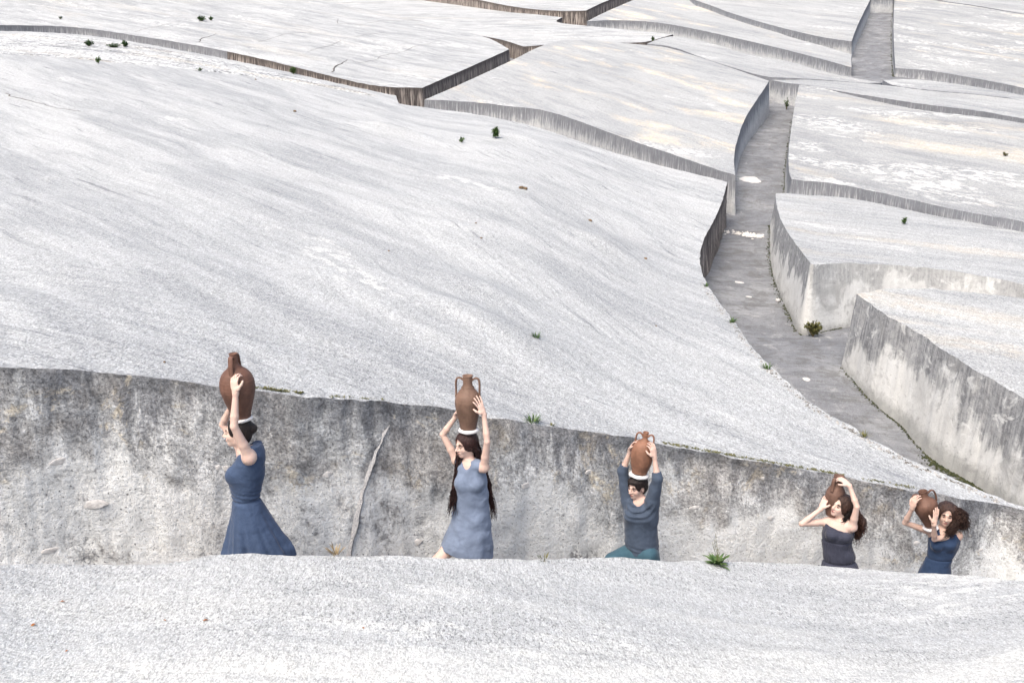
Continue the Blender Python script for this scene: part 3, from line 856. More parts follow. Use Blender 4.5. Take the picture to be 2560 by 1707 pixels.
def nets(D, lo, h):
    S = D < 0
    c = np.zeros(tuple(np.array(S.shape) - 1), np.uint8)
    for i in (0, 1):
        for j in (0, 1):
            for k in (0, 1):
                c += S[i:i + c.shape[0], j:j + c.shape[1], k:k + c.shape[2]]
    ci = np.nonzero((c > 0) & (c < 8))
    nc = len(ci[0])
    idm = np.full(c.shape, -1, np.int32)
    idm[ci] = np.arange(nc)
    acc = np.zeros((nc, 3)); cnt = np.zeros(nc)
    cor = [(i, j, k) for i in (0, 1) for j in (0, 1) for k in (0, 1)]
    val = {q: D[ci[0] + q[0], ci[1] + q[1], ci[2] + q[2]].astype(np.float64) for q in cor}
    for q in cor:
        for a in range(3):
            if q[a] == 0:
                r = list(q); r[a] = 1; r = tuple(r)
                v0, v1 = val[q], val[r]
                m = (v0 < 0) != (v1 < 0)
                t = v0[m] / (v0[m] - v1[m])
                p = np.tile(np.array(q, float), (m.sum(), 1)); p[:, a] += t
                acc[m] += p; cnt[m] += 1
    V = (np.stack(ci, -1) + acc / cnt[:, None]) * h + lo
    F = []
    for a in range(3):
        b, d = (a + 1) % 3, (a + 2) % 3
        s0 = [slice(None)] * 3; s1 = [slice(None)] * 3
        s0[a] = slice(0, -1); s1[a] = slice(1, None)
        A, Bq = S[tuple(s0)], S[tuple(s1)]
        e = np.stack(np.nonzero(A != Bq), -1)
        ok = (e[:, b] > 0) & (e[:, d] > 0) & (e[:, b] < S.shape[b] - 1) & (e[:, d] < S.shape[d] - 1)
        e = e[ok]
        pos = A[tuple(e.T)]
        def cell(ob, od):
            q = e.copy(); q[:, b] += ob; q[:, d] += od
            return idm[tuple(q.T)]
        quad = np.stack([cell(-1, -1), cell(0, -1), cell(0, 0), cell(-1, 0)], -1)
        quad[~pos] = quad[~pos][:, ::-1]
        F.append(quad)
    return V, np.vstack(F)

def unit(v):
    v = np.array(v, float)
    return v / max(np.linalg.norm(v), 1e-9)

def frame(f, up):
    f = unit(f); up = np.array(up, float)
    l = unit(np.cross(up, f)); u = np.cross(f, l)
    return f, l, u

def lathe(profile, seg=40):
    """profile: rows (z, r); returns verts, faces around +z"""
    P = np.array(profile, float)
    a = np.linspace(0, 2 * np.pi, seg, endpoint=False)
    V = np.stack([np.outer(P[:, 1], np.cos(a)), np.outer(P[:, 1], np.sin(a)), np.outer(P[:, 0], np.ones(seg))], -1).reshape(-1, 3)
    F = []
    for i in range(len(P) - 1):
        for j in range(seg):
            F.append([i * seg + j, i * seg + (j + 1) % seg, (i + 1) * seg + (j + 1) % seg, (i + 1) * seg + j])
    return V, F

def curve_tube(P, R, seg=6, flat=None):
    """tube along points P with radii R (n,) or (n,2); returns verts, faces with closed ends"""
    P = np.array(P, float); n = len(P)
    R = np.array(R, float)
    if R.ndim == 1:
        R = np.stack([R, R], -1)
    T = np.gradient(P, axis=0); T /= np.maximum(np.linalg.norm(T, axis=1, keepdims=True), 1e-9)
    ref = np.array(flat if flat is not None else (0.31, 0.2, 0.93), float)
    N = np.cross(T, ref); N /= np.maximum(np.linalg.norm(N, axis=1, keepdims=True), 1e-9)
    Bn = np.cross(T, N)
    a = np.linspace(0, 2 * np.pi, seg, endpoint=False)
    V = (P[:, None] + N[:, None] * (np.cos(a)[None, :, None] * R[:, None, 0:1]) + Bn[:, None] * (np.sin(a)[None, :, None] * R[:, None, 1:2])).reshape(-1, 3)
    F = []
    for i in range(n - 1):
        for j in range(seg):
            F.append([i * seg + j, i * seg + (j + 1) % seg, (i + 1) * seg + (j + 1) % seg, (i + 1) * seg + j])
    F.append(list(range(seg))[::-1]); F.append([(n - 1) * seg + j for j in range(seg)])
    return V, F

def merge(parts):
    V, F, o = [], [], 0
    for v, f in parts:
        V.append(np.asarray(v, float)); F += [[i + o for i in q] for q in f]; o += len(v)
    return np.vstack(V), F
# ------------------------------------------------------------------ materials for people and jars
def skin_material():
    t = NT('skin')
    a = t.n('ShaderNodeAttribute', attribute_name='tint')
    n = t.noise(t.n('ShaderNodeTexCoord').outputs['Object'], 60, 4, 0.6)
    col = t.mix(t.math('MULTIPLY', t.step(n, 0.4, 0.7), 0.10), a.outputs['Color'], (0.45, 0.20, 0.15))
    t.b.inputs['Subsurface Weight'].default_value = 0.12
    t.b.inputs['Subsurface Radius'].default_value = (0.012, 0.005, 0.003)
    return t.done(col, 0.55, None, 0.35)

def cloth_material(name, c, weave=900.0, wr=14.0, sheen=0.2, bump=0.35):
    t = NT(name)
    P = t.n('ShaderNodeTexCoord').outputs['Object']
    n = t.noise(P, wr, 4, 0.6, 0.6)
    f = t.noise(P, 120, 3, 0.7)
    d = tuple(x * 0.86 for x in c); l = tuple(min(1, x * 1.08 + 0.002) for x in c)
    col = t.mix(t.step(n, 0.3, 0.7), d, l)
    col = t.mix(t.math('MULTIPLY', t.step(f, 0.45, 0.7), 0.35), col, tuple(x * 0.7 for x in c))
    t.b.inputs['Sheen Weight'].default_value = sheen
    t.b.inputs['Sheen Roughness'].default_value = 0.4
    nm = t.bump(n, bump, 0.02)
    nm = t.bump(f, 0.2, 0.003, nm)
    return t.done(col, 0.85, nm, 0.2)

def hair_material(name, c, scale=(40, 40, 5)):
    t = NT(name)
    P = t.n('ShaderNodeTexCoord').outputs['Object']
    n = t.noise(t.mapping(P, scale=scale), 3.0, 4, 0.7, 0.5)
    col = t.mix(t.step(n, 0.35, 0.68), tuple(x * 0.45 for x in c), tuple(x * 1.6 for x in c))
    return t.done(col, 0.45, t.bump(n, 0.8, 0.012), 0.4)

def clay_material(name, c, band=0.5):
    t = NT(name)
    P = t.n('ShaderNodeTexCoord').outputs['Object']
    n = t.noise(P, 7.0, 5, 0.65, 0.5)
    dr = t.noise(t.mapping(P, scale=(9, 9, 1.6)), 1.0, 4, 0.6, 0.4)
    rg = t.noise(t.mapping(P, scale=(0.6, 0.6, 60)), 1.0, 3, 0.6, 0.1)
    g = t.noise(P, 110, 3, 0.7)
    col = t.mix(t.step(n, 0.32, 0.66), tuple(x * 0.72 for x in c), tuple(x * 1.22 for x in c))
    col = t.mix(t.math('MULTIPLY', t.step(dr, 0.52, 0.70), 0.5), col, (c[0] * 0.5, c[1] * 0.48, c[2] * 0.5))
    col = t.mix(t.math('MULTIPLY', t.step(dr, 0.44, 0.30), 0.35), col, (c[0] * 1.5, c[1] * 1.6, c[2] * 1.75))
    col = t.mix(t.math('MULTIPLY', t.step(g, 0.52, 0.68), 0.35), col, tuple(x * 0.55 for x in c))
    nm = t.bump(t.math('ADD', rg, t.math('MULTIPLY', g, 0.3)), 0.35, 0.006)
    return t.done(col, 0.62, nm, 0.35)

M_SKIN = skin_material()
M_RING = simple_mat('white_cotton', (0.72, 0.72, 0.73), (0.82, 0.82, 0.82), 30, 0.9, 0.5, 0.01)
M_CLAY = [clay_material('terracotta_red_brown', (0.150, 0.078, 0.056)), clay_material('terracotta_grey_brown', (0.175, 0.108, 0.078)), clay_material('terracotta_orange', (0.235, 0.118, 0.075)),
          clay_material('terracotta_dark', (0.145, 0.082, 0.060)), clay_material('terracotta_brown', (0.142, 0.076, 0.053))]
M_HAIR_DARK = hair_material('hair_black_brown', (0.018, 0.012, 0.011))
M_HAIR_AUB = hair_material('hair_auburn_dark', (0.036, 0.015, 0.014))
M_HAIR_CURL = hair_material('hair_curly_brown', (0.050, 0.026, 0.019))
M_HAIR_TIP = hair_material('hair_curly_chestnut', (0.105, 0.050, 0.034))

SKIN = np.array([0.66, 0.485, 0.41])

class Person:
    def __init__(self, Y0, px, label, skin=1.0):
        self.Y0 = Y0
        x = at_y(px, 1300, Y0)[0]
        self.floor = float(floor_z(np.array([x]), np.array([Y0]))[0])
        self.root = empty('person', (x, Y0, self.floor), label, 'person')
        self.body = Field(0.005)
        self.skin = SKIN * skin
        self.spots = []        # (centre, radius, colour, sharpness)
        self.report = []
    def J(self, px, py, dy=0.0):
        return at_y(px, py, self.Y0 + dy)
    def head(self, px, py, f, up, dy=0.0, scale=1.0, brow=(0.035, 0.02, 0.016), lip=(0.42, 0.15, 0.13)):
        c = self.J(px, py, dy)
        f, l, u = frame(f, up)
        self.hf, self.hl, self.hu, self.hc, self.hs = f, l, u, c, scale
        A = np.array([f, l, u]); s = scale
        P = lambda a, b, d: c + s * (f * a + l * b + u * d)
        self.HP = P
        B = self.body
        B.ell(P(-.012, 0, .030), (.096 * s, .076 * s, .086 * s), A, .02)
        B.ell(P(.028, 0, -.034), (.062 * s, .056 * s, .074 * s), A, .03)
        B.ell(P(.058, 0, -.092), (.024 * s, .028 * s, .022 * s), A, .025)
        B.ell(P(.0, 0, -.062), (.060 * s, .052 * s, .040 * s), A, .03)
        for e in (-1, 1):
            B.ell(P(.052, e * .036, -.028), (.030 * s, .024 * s, .026 * s), A, .02)
            B.ell(P(-.006, e * .076, -.008), (.018 * s, .007 * s, .030 * s), A, .006)
            B.ell(P(.096, e * .031, .006), (.014 * s, .017 * s, .011 * s), A, .014, 's')
            B.ell(P(.0785, e * .031, .006), (.012 * s, .013 * s, .0115 * s), A, .003)
            B.cone(P(.087, e * .010, .024), P(.078, e * .046, .024), .009 * s, .006 * s, .014)
            self.spots += [(P(.086, e * .031, .005), .0135 * s, (0.05, 0.035, 0.03), .5), (P(.091, e * .030, .029), .016 * s, brow, .35), (P(.084, e * .043, .029), .012 * s, brow, .35),
                           (P(.07, e * .043, -.03), .022 * s, tuple(self.skin * np.array([1.02, .88, .86])), .9)]
        B.cone(P(.090, 0, .012), P(.112, 0, -.026), .008 * s, .0115 * s, .012)
        for e in (-1, 1):
            B.ell(P(.098, e * .012, -.030), (.011 * s, .008 * s, .008 * s), A, .008)
        B.cone(P(.083, .018, -.060), P(.083, -.018, -.060), .006 * s, .006 * s, .010)
        B.cone(P(.091, .008, -.057), P(.091, -.008, -.057), .006 * s, .006 * s, .008)
        B.cone(P(.088, .009, -.067), P(.088, -.009, -.067), .0065 * s, .0065 * s, .008)
        self.spots += [(P(.094, 0, -.062), .014 * s, lip, .45), (P(.089, .014, -.062), .009 * s, lip, .45), (P(.089, -.014, -.062), .009 * s, lip, .45)]
    def neck(self, px, py, dy=0.0, r=.050):
        self.nb = self.J(px, py, dy)
        self.body.cone(self.nb, self.hc - self.hu * .05 * self.hs - self.hf * .018, r * 1.08, r * .98, .03)
    def torso(self, rows, inset=.012):
        """rows: (py, px left, px right, dy, depth)"""
        self.levels = []
        for (py, a, b, dy, ry) in rows:
            p, q = self.J(a, py, dy), self.J(b, py, dy)
            self.levels.append(((p[2] + q[2]) / 2, (p[0] + q[0]) / 2, self.Y0 + dy, abs(q[0] - p[0]) / 2, ry))
        return self.levels
    def arm(self, sh, el, wr, hand_to, palm, thick=1.0, curl=0.5, spread=1.0, thumb=1, side=None):
        B = self.body
        S, E, W, H = (self.J(*q) for q in (sh, el, wr, hand_to))
        self.report.append((round(float(np.linalg.norm(E - S)), 2), round(float(np.linalg.norm(W - E)), 2)))
        g = thick * .90
        B.ell(S, (.050 * g, .050 * g, .050 * g), None, .05)
        if hasattr(self, 'nb'):
            B.cone(self.nb - np.array([0, 0, .015]), S, .042, .044 * g, .05)
        M = S + (E - S) * .42
        B.cone(S, M, .050 * g, .044 * g, .02); B.cone(M, E, .044 * g, .034 * g, .012)
        Q = E + (W - E) * .30
        B.cone(E, Q, .0335 * g, .0365 * g, .010); B.cone(Q, W, .0365 * g, .0235 * g, .010)
        self.hand(W, unit(H - W), palm, curl, spread, thumb)
        return S, E, W
    def hand(self, W, d, n, curl, spread, thumb):
        B = self.body
        n = np.array(n, float); n = unit(n - d * (n @ d)); s = np.cross(d, n)
        A = np.array([d, s, n])
        B.cone(W, W + d * .03, .024, .024, .02)
        B.ell(W + d * .052, (.048, .040, .017), A, .015)
        ln = [.040, .046, .043, .033]
        for i in range(4):
            o = (i - 1.5)
            p = W + d * (.088 - abs(o) * .004) + s * o * .0195
            dd = unit(d + s * o * .10 * spread)
            ang = 0.0
            r = .0088
            for k, L in enumerate((ln[i], ln[i] * .62, ln[i] * .5)):
                ang += curl * (0.55 if k == 0 else 0.75)
                dr = dd * math.cos(ang) + n * math.sin(ang)
                q = p + dr * L
                B.cone(p, q, r, r * .92, .004 if k else .008)
                p = q; r *= .92
        p = W + d * .030 - s * .034 * thumb
        q = p + unit(d * .75 - s * .65 * thumb + n * .35) * .040
        B.cone(W + d * .02, p, .018, .015, .012); B.cone(p, q, .0125, .0105, .008)
        B.cone(q, q + unit(d * .85 - s * .15 * thumb + n * .6) * .032, .0105, .0085, .005)
    def legs(self, hipL, hipR, front, heading, stride=.34, knee=None, bend=.13):
        """hips are world points; front is 'L' or 'R'"""
        B = self.body
        h = unit((heading[0], heading[1], 0))
        lat = np.array([-h[1], h[0], 0])
        mid = (hipL + hipR) / 2
        self.legj = {}
        for nm, hp in (('L', hipL), ('R', hipR)):
            fwd = 1 if nm == front else -1
            sd = 1 if nm == 'L' else -1
            an = np.array([mid[0], mid[1], 0]) + h * (stride if fwd > 0 else -stride * .7) + lat * sd * .085
            an[2] = float(floor_z(an[:1], an[1:2])[0]) + (.075 if fwd > 0 else .135)
            # keep shin and thigh at natural length
            top = hp
            kn = (top + an) / 2 + h * (bend if fwd > 0 else -.02)
            if knee is not None and fwd > 0:
                kn = np.array(knee, float)
            B.cone(top, kn, .088, .058, .03); B.cone(kn, kn * .7 + an * .3, .056, .056, .02); B.cone(kn * .7 + an * .3, an, .056, .037, .02)
            toe = an + h * .16 + np.array([0, 0, -.045 if fwd > 0 else -.10])
            heel = an - h * .04 + np.array([0, 0, -.035])
            B.cone(heel, toe - h * .05, .036, .036, .03); B.cone(toe - h * .05, toe + h * .02, .034, .022, .02)
            self.legj[nm] = (top, kn, an)
    def finish_body(self):
        V, F = self.body.build()
        col = np.tile(self.skin, (len(V), 1))
        n = fbm(V[:, 0] * 18, V[:, 1] * 18, V[:, 2] * 18, oct=2, seed=4)[:, None]
        col = col * (1 + .07 * n)
        for c, r, k, sh in self.spots:
            d = np.linalg.norm(V - c, axis=1) / r
            w = np.clip((1 - d) / sh, 0, 1)[:, None]
            col = col * (1 - w) + np.array(k) * w
        return mesh_obj('body', V, F, M_SKIN, self.root, color=col)
    def garment(self, name, field, mat, post=None):
        V, F = field.build(post=post)
        return mesh_obj(name, V, F, mat, self.root)
    def hair_cap(self, mat, grow=.014, front=.045, low=-.075, vol=1.0, extra=None, noise=.006, fq=60, brow=.066, ear=False):
        """hair that hugs the skull, open at the face"""
        f = Field(0.005)
        P, s = self.HP, self.hs
        A = np.array([self.hf, self.hl, self.hu])
        f.ell(P(-.014, 0, .032), (.100 * s, .080 * s, .090 * s), A, .02, 'u', grow * vol)
        f.ell(P(-.050, 0, -.020), (.058 * s, .066 * s, .075 * s), A, .03, 'u', grow * .6)
        # open the face
        f.ell(P(.110, 0, brow - .100), (.088 * s, .071 * s, .105), A, .012, 's')
        f.ell(P(.06, 0, -.15), (.11, .12, .11 + low * 0.2), A, .02, 's')
        if extra: extra(f)
        if ear:
            for e in (-1, 1):
                f.ell(P(.004, e * .085, -.020), (.030, .03, .046), A, .008, 's')
        u = self.hu
        def post(x, y, z):
            return fbm(x * fq, y * fq, z * fq * .35, oct=2, seed=9) * noise
        return self.garment('hair', f, mat, post)

def strands(paths, r0, r1, seg=3):
    parts = []
    for P in paths:
        n = len(P)
        w = np.sin(np.linspace(.35, 3.05, n)) ** .6
        parts.append(curve_tube(P, (r0 + (r1 - r0) * np.linspace(0, 1, n)) * w, seg))
    return merge(parts)

def lock_paths(rng, starts, mids, ends, n, jit, curl, freq, pts=18):
    """many single locks from around one curve to another"""
    out = []
    t = np.linspace(0, 1, pts)[:, None]
    for _ in range(n):
        i = rng.randint(len(starts))
        a = np.array(starts[i]) + rng.normal(0, 1, 3) * jit[0]
        m = np.array(mids[i]) + rng.normal(0, 1, 3) * jit[1]
        b = np.array(ends[i]) + rng.normal(0, 1, 3) * jit[2]
        L = rng.uniform(.72, 1.06)
        tt = t * L
        P = a * (1 - tt) ** 2 + 2 * m * tt * (1 - tt) + b * tt ** 2
        ph = rng.uniform(0, 6.28); am = curl * rng.uniform(.6, 1.4)
        fr = freq * rng.uniform(.8, 1.25)
        w = np.minimum(1, tt[:, 0] * 3)
        P[:, 0] += np.sin(tt[:, 0] * fr + ph) * am * w
        P[:, 1] += np.cos(tt[:, 0] * fr + ph) * am * w
        P[:, 2] += np.sin(tt[:, 0] * fr * .5 + ph * 2) * am * .4 * w
        out.append(P)
    return out

def jar(label, bottom, top, profile, mat, hdir, handle, neck_r=.045, strap=(.013, .022)):
    """two-handled clay jar; axis from bottom to top (world points)"""
    b, tp = np.array(bottom, float), np.array(top, float)
    H = np.linalg.norm(tp - b); z = (tp - b) / H
    x = np.array(hdir, float); x = unit(x - z * (x @ z)); y = np.cross(z, x)
    M = np.stack([x, y, z], -1)
    root = empty('clay_jar', b.tolist(), label, 'jar')
    pr = np.array(profile, float)
    tt = np.linspace(0, 1, 60)
    # smooth profile
    rr = np.interp(tt, pr[:, 0], pr[:, 1])
    ker = np.hanning(7); ker /= ker.sum()
    rr = np.convolve(np.pad(rr, 3, mode='edge'), ker, 'valid')
    rr += .0012 * np.sin(tt * 120)
    prof = [(0.0, .001)] + [(t * H, r) for t, r in zip(tt, rr)]
    rim = rr[-1]
    prof += [(H + .006, rim + .004), (H + .012, rim), (H + .008, rim - .010), (H * .93, neck_r - .012), (H * .86, neck_r - .012), (H * .80, .06), (H * .6, .05), (H * .55, .001)]
    V, F = lathe(prof, 44)
    V[:, :2] *= (1 + .012 * np.sin(np.arctan2(V[:, 1], V[:, 0]) * 2 + 1))[:, None]
    mesh_obj('vessel', V @ M.T + b, F, mat, root)
    for e in (-1, 1):
        hp = np.array(handle, float)                      # rows (t, r)
        n = 22
        k = np.linspace(0, len(hp) - 1, n)
        z1 = np.interp(k, range(len(hp)), hp[:, 0]) * H; r1 = np.interp(k, range(len(hp)), hp[:, 1])
        sm = np.hanning(5); sm /= sm.sum()
        z1 = np.convolve(np.pad(z1, 2, mode='edge'), sm, 'valid'); r1 = np.convolve(np.pad(r1, 2, mode='edge'), sm, 'valid')
        P = np.stack([e * r1, np.zeros(n), z1], -1)
        v, f = curve_tube(P, np.tile([strap[1], strap[0]], (n, 1)), 8, flat=(1e-3, 0, 1.0) if False else (e * .3, 0.0, .95))
        mesh_obj('handle', v @ M.T + b, f, mat, root)
    return root

def ring(label, c, nrm, R, r, seed=0):
    """rolled white cloth ring"""
    c = np.array(c, float); z = unit(nrm); x = unit(np.cross((0.1, 1, 0), z)); y = np.cross(z, x)
    nu, nv = 56, 16
    u = np.linspace(0, 2 * np.pi, nu, endpoint=False); v = np.linspace(0, 2 * np.pi, nv, endpoint=False)
    U, W = np.meshgrid(u, v, indexing='ij')
    lump = 1 + .10 * np.sin(U * 5 + seed) + .07 * np.sin(W * 3 + U * 6 + seed) + .05 * np.sin(W * 5 - U * 11)
    rr = r * lump
    A = R + rr * np.cos(W) * 1.15
    Q = np.stack([A * np.cos(U), A * np.sin(U), rr * np.sin(W) * .85], -1).reshape(-1, 3)
    F = []
    for i in range(nu):
        for j in range(nv):
            F.append([i * nv + j, ((i + 1) % nu) * nv + j, ((i + 1) % nu) * nv + (j + 1) % nv, i * nv + (j + 1) % nv])
    V = Q @ np.stack([x, y, z], -1).T + c
    o = mesh_obj('cloth_ring', V - c, F, M_RING)
    o.location = c.tolist()
    return tag(o, label, 'cloth ring', 'rolled white rings under the jars')
HEAD = (-.946, -.324)

def hips(p, px, py, dy, w=.085):
    m = p.J(px, py, dy)
    lat = np.array([.324, -.946, 0]) * w      # towards her left when walking to the left of the picture
    return m + lat, m - lat

# ================================================================== woman 1 (left, navy dress, bun)
p = Person(7.68, 612, 'woman in flared navy dress, dark hair in a bun, walking at far left')
p.head(594, 1081, (-1, -.10, .0), (.05, .03, 1))
p.neck(611, 1130, .0)
L = p.torso([(1111, 630, 650, .0, .09), (1119, 612, 656, .0, .12), (1130, 598, 660, .0, .14), (1152, 588, 661, .0, .145), (1177, 574, 661, .0, .140), (1192, 568, 660, .0, .135), (1214, 575, 654, .0, .12), (1232, 581, 649, .0, .112), (1246, 583, 648, 0, .110),
             (1268, 581, 661, .0, .135), (1304, 577, 682, 0, .17), (1341, 570, 708, .0, .20), (1368, 564, 728, 0, .215), (1392, 558, 735, 0, .22)])
B = p.body
B.loft([l for l in L if l[0] > p.J(600, 1270)[2]], .03, -.014)
B.ell(p.J(617, 1290, .02), (.10, .095, .12), None, .04)
p.arm((624, 1144, -.145), (585, 1066, -.225), (589, 982, -.185), (584, 950, -.170), (.45, .9, .1), .98, .85, .7, 1)
p.arm((606, 1128, .150), (557, 1061, .19), (577, 1016, .13), (590, 980, .10), (.6, -.8, 0), .92, .4)
hl, hr = hips(p, 620, 1300, .02, .07)
p.legs(hl, hr, 'R', HEAD, .24, bend=.05)
p.finish_body()
g = Field(.006)
def rip1(th, z):
    zt = p.J(610, 1250)[2]
    a = np.clip((zt - z) / .38, 0, 1)
    fold = lambda c, w: np.exp(-((th - c) / w) ** 2)
    return a * (.045 * np.sin(6 * th + .7) + .028 * np.sin(11 * th + 2.0) + .018 * np.sin(19 * th) - .13 * a * fold(-1.72, .11) + .06 * fold(-1.40, .16) - .06 * a * fold(-2.3, .10) - .06 * a * fold(-1.0, .09))
g.loft(L, .02, .004, rip1)
g.ell(p.J(583, 1186, -.06), (.062, .055, .06), None, .05)
g.ell(p.J(583, 1186, .06), (.062, .055, .06), None, .05)
# armholes and neckline
sN = p.J(624, 1144, -.145); sF = p.J(606, 1128, .150)
for q in (sN, sF):
    e = -1 if q is sN else 1
    g.ell(q + np.array([-.020, e * .035, .0]), (.062, .060, .085), None, .006, 's')
g.cone(p.nb + np.array([0, 0, .10]), p.nb + np.array([-.005, 0, .03]), .085, .058, .008, 's')
g.cone(p.nb + np.array([-.055, 0, .02]), p.J(584, 1172, 0) + np.array([-.035, 0, 0]), .070, .012, .01, 's')
zc = p.J(610, 1389)[2]
g.add(lambda X, Y, Z: np.broadcast_to(Z - zc, np.broadcast_shapes(X.shape, Y.shape, Z.shape)), (-9, 0, zc - 1), (9, 20, zc), .004, 's')
zw = p.J(610, 1246)[2]
def post1(x, y, z):
    r = fbm(x * 9, y * 9, z * 14, oct=3, seed=21) * .007
    r += .010 * np.exp(-((z - zw) / .012) ** 2)                                  # seam drawn in at the waist
    r += np.exp(-((z - zw - .03) / .06) ** 2) * np.sin(z * 150 + x * 30) * .0025
    return r
M_W1 = cloth_material('cotton_navy', (0.054, 0.085, 0.155), wr=11, bump=.5)
p.garment('dress', g, M_W1, post1)
def bun(f):
    c = p.HP(-.118, .0, .030)
    f.ell(c, (.036, .038, .040), None, .012)
    f.cone(p.HP(-.06, 0, .06), c, .05, .03, .03)
p.hair_cap(M_HAIR_DARK, .008, extra=bun, noise=.004, fq=45, brow=.088, ear=True)
WOMEN = [p]
jar('smooth red-brown two-handled jar with a rounded belly, carried by the leftmost woman', p.J(604, 1043, .0), p.J(583, 886, .0),
    [(0, .076), (.06, .080), (.29, .119), (.45, .142), (.58, .140), (.68, .122), (.76, .088), (.81, .045), (.86, .029), (.92, .027), (1, .033)], M_CLAY[0], (-.08, -1, 0),
    [(.95, .027), (.985, .048), (.975, .070), (.88, .084), (.78, .092), (.70, .100)], .030, (.010, .021))
ring('rolled white cloth ring under the jar of the leftmost woman', p.J(605, 1047), (-.12, 0, 1), .064, .019, 1)

# ================================================================== woman 2 (pale blue dress, long hair)
p = Person(8.76, 1180, 'woman in short pale blue dress with very long wavy auburn hair')
p.head(1165, 1111, (-.80, -.58, -.10), (0, -.02, 1))
p.neck(1173, 1157, .0, .046)
L = p.torso([(1148, 1162, 1194, .0, .07), (1156, 1150, 1206, .0, .095), (1168, 1144, 1212, .0, .11), (1188, 1139, 1214, .0, .125), (1205, 1135, 1218, .0, .130), (1232, 1134, 1219, .0, .125), (1265, 1133, 1221, .0, .122), (1291, 1131, 1224, 0, .145),
             (1315, 1124, 1226, .0, .165), (1338, 1114, 1228, -.01, .18), (1361, 1102, 1230, -.02, .19), (1398, 1092, 1231, -.02, .20)])
B = p.body
B.loft([l for l in L if l[0] > p.J(1180, 1300)[2]], .03, -.016)
B.ell(p.J(1180, 1315, 0), (.15, .12, .12), None, .04)
p.arm((1210, 1168, -.09), (1218, 1104, -.17), (1210, 1036, -.13), (1199, 1010, -.125), (-.75, .65, .0), .92, .18, 1.9, -1)
p.arm((1142, 1150, .09), (1107, 1086, .11), (1140, 1040, .08), (1153, 1015, .06), (.8, -.5, 0), .92, .35)
hl, hr = hips(p, 1182, 1325, 0)
p.legs(hl, hr, 'R', HEAD, .26, knee=p.J(1094, 1402, -.13))
p.finish_body()
g = Field(.006)
def rip2(th, z):
    zt = p.J(1180, 1280)[2]
    a = np.clip((zt - z) / .3, 0, 1)
    return a * (.020 * np.sin(5 * th + .5) + .012 * np.sin(11 * th))
g.loft(L, .02, .004, rip2)
g.ell(p.J(1152, 1208, -.09), (.055, .05, .055), None, .05); g.ell(p.J(1190, 1212, -.10), (.055, .05, .055), None, .05)
sL, sR = p.J(1210, 1168, -.09), p.J(1142, 1150, .09)
for S in (sL, sR):
    g.cone(p.nb + np.array([0, 0, -.02]), S + (p.nb - S) * .25, .052, .052, .03)
g.ell(sL + np.array([.034, -.01, -.005]), (.048, .066, .084), None, .006, 's')
g.ell(sR + np.array([-.045, .02, .0]), (.050, .07, .085), None, .006, 's')
g.cone(p.nb + np.array([-.0, -.0, .12]), p.nb + np.array([-.01, -.02, .03]), .080, .050, .008, 's')
g.cone(p.nb + np.array([-.025, -.08, .025]), p.J(1161, 1190, -.15), .048, .006, .01, 's')
ha, hb = p.J(1102, 1363, -.02), p.J(1192, 1390, -.02)
nz = np.array([-(hb - ha)[2], 0, (hb - ha)[0]]); nz = unit(nz)
g.add(lambda X, Y, Z: (X - ha[0]) * nz[0] + (Z - ha[2]) * nz[2] + 0 * Y, (-9, 0, -9), (hb[0], 20, ha[2] + .1), .004, 's')
g.add(lambda X, Y, Z: np.broadcast_to(Z - hb[2] + .01, np.broadcast_shapes(X.shape, Y.shape, Z.shape)), (-9, 0, -9), (9, 20, hb[2] + .05), .004, 's')
def post2(x, y, z):
    r = fbm(x * 8 + z * 5, y * 8, z * 11 - x * 6, oct=3, seed=31) * .011
    return r + np.sin(x * 22 + z * 34 + fbm(x * 5, y * 5, z * 5, oct=2, seed=8) * 5) * .0022
M_W2 = cloth_material('satin_pale_blue', (0.190, 0.240, 0.335), wr=9, bump=.4)
p.garment('dress', g, M_W2, post2)
rng = np.random.RandomState(3)
cap = p.hair_cap(M_HAIR_AUB, .016, noise=.007, fq=40, brow=.078)
hp = p.HP
st, mi, en = [], [], []
for k in range(14):                                  # left tress, in front of the shoulder
    a = hp(-.01 + .03 * math.sin(k), -.075, .02 - .03 * (k % 4)); st.append(a); mi.append(p.J(1136 + (k % 5) * 4, 1190, -.06)); en.append(p.J(1118 + (k % 6) * 4.2, 1282, -.10))
for k in range(14):                                  # right tress, behind the raised arm
    a = hp(-.07, .055, .03 - .02 * (k % 4)); st.append(a); mi.append(p.J(1212 + (k % 5) * 3, 1185, .08)); en.append(p.J(1222 + (k % 6) * 4, 1290, .04))
for k in range(12):                                  # frames the cheek and falls behind the neck
    st.append(hp(.01 - .012 * (k % 5), .072, .07 - .02 * (k % 4))); mi.append(p.J(1196 + (k % 4) * 3, 1125, -.04)); en.append(p.J(1200 + (k % 4) * 4, 1172, .05))
for k in range(8):
    st.append(hp(-.09, (k - 4) * .012, .0)); mi.append(p.J(1180, 1180, .13)); en.append(p.J(1190 + k * 4, 1285, .15))
V, F = strands(lock_paths(rng, st, mi, en, 460, (.012, .013, .012), .0065, 38, 24), .0065, .004)
mesh_obj('hair', V, F, M_HAIR_AUB, p.root)
jar('tall grey-brown jar with high looped handles on the long haired woman', p.J(1171, 1070, .0), p.J(1169, 941, .0),
    [(0, .074), (.06, .078), (.25, .098), (.40, .115), (.52, .121), (.62, .112), (.72, .082), (.79, .052), (.84, .043), (.93, .042), (1, .046)], M_CLAY[1], (1, -.15, 0),
    [(.93, .040), (.965, .060), (.975, .085), (.95, .104), (.88, .110), (.78, .110), (.68, .108), (.60, .113)], .042, (.010, .017))
ring('rolled white cloth ring under the jar of the long haired woman', p.J(1171, 1075), (0, 0, 1), .072, .020, 2)
WOMEN.append(p)

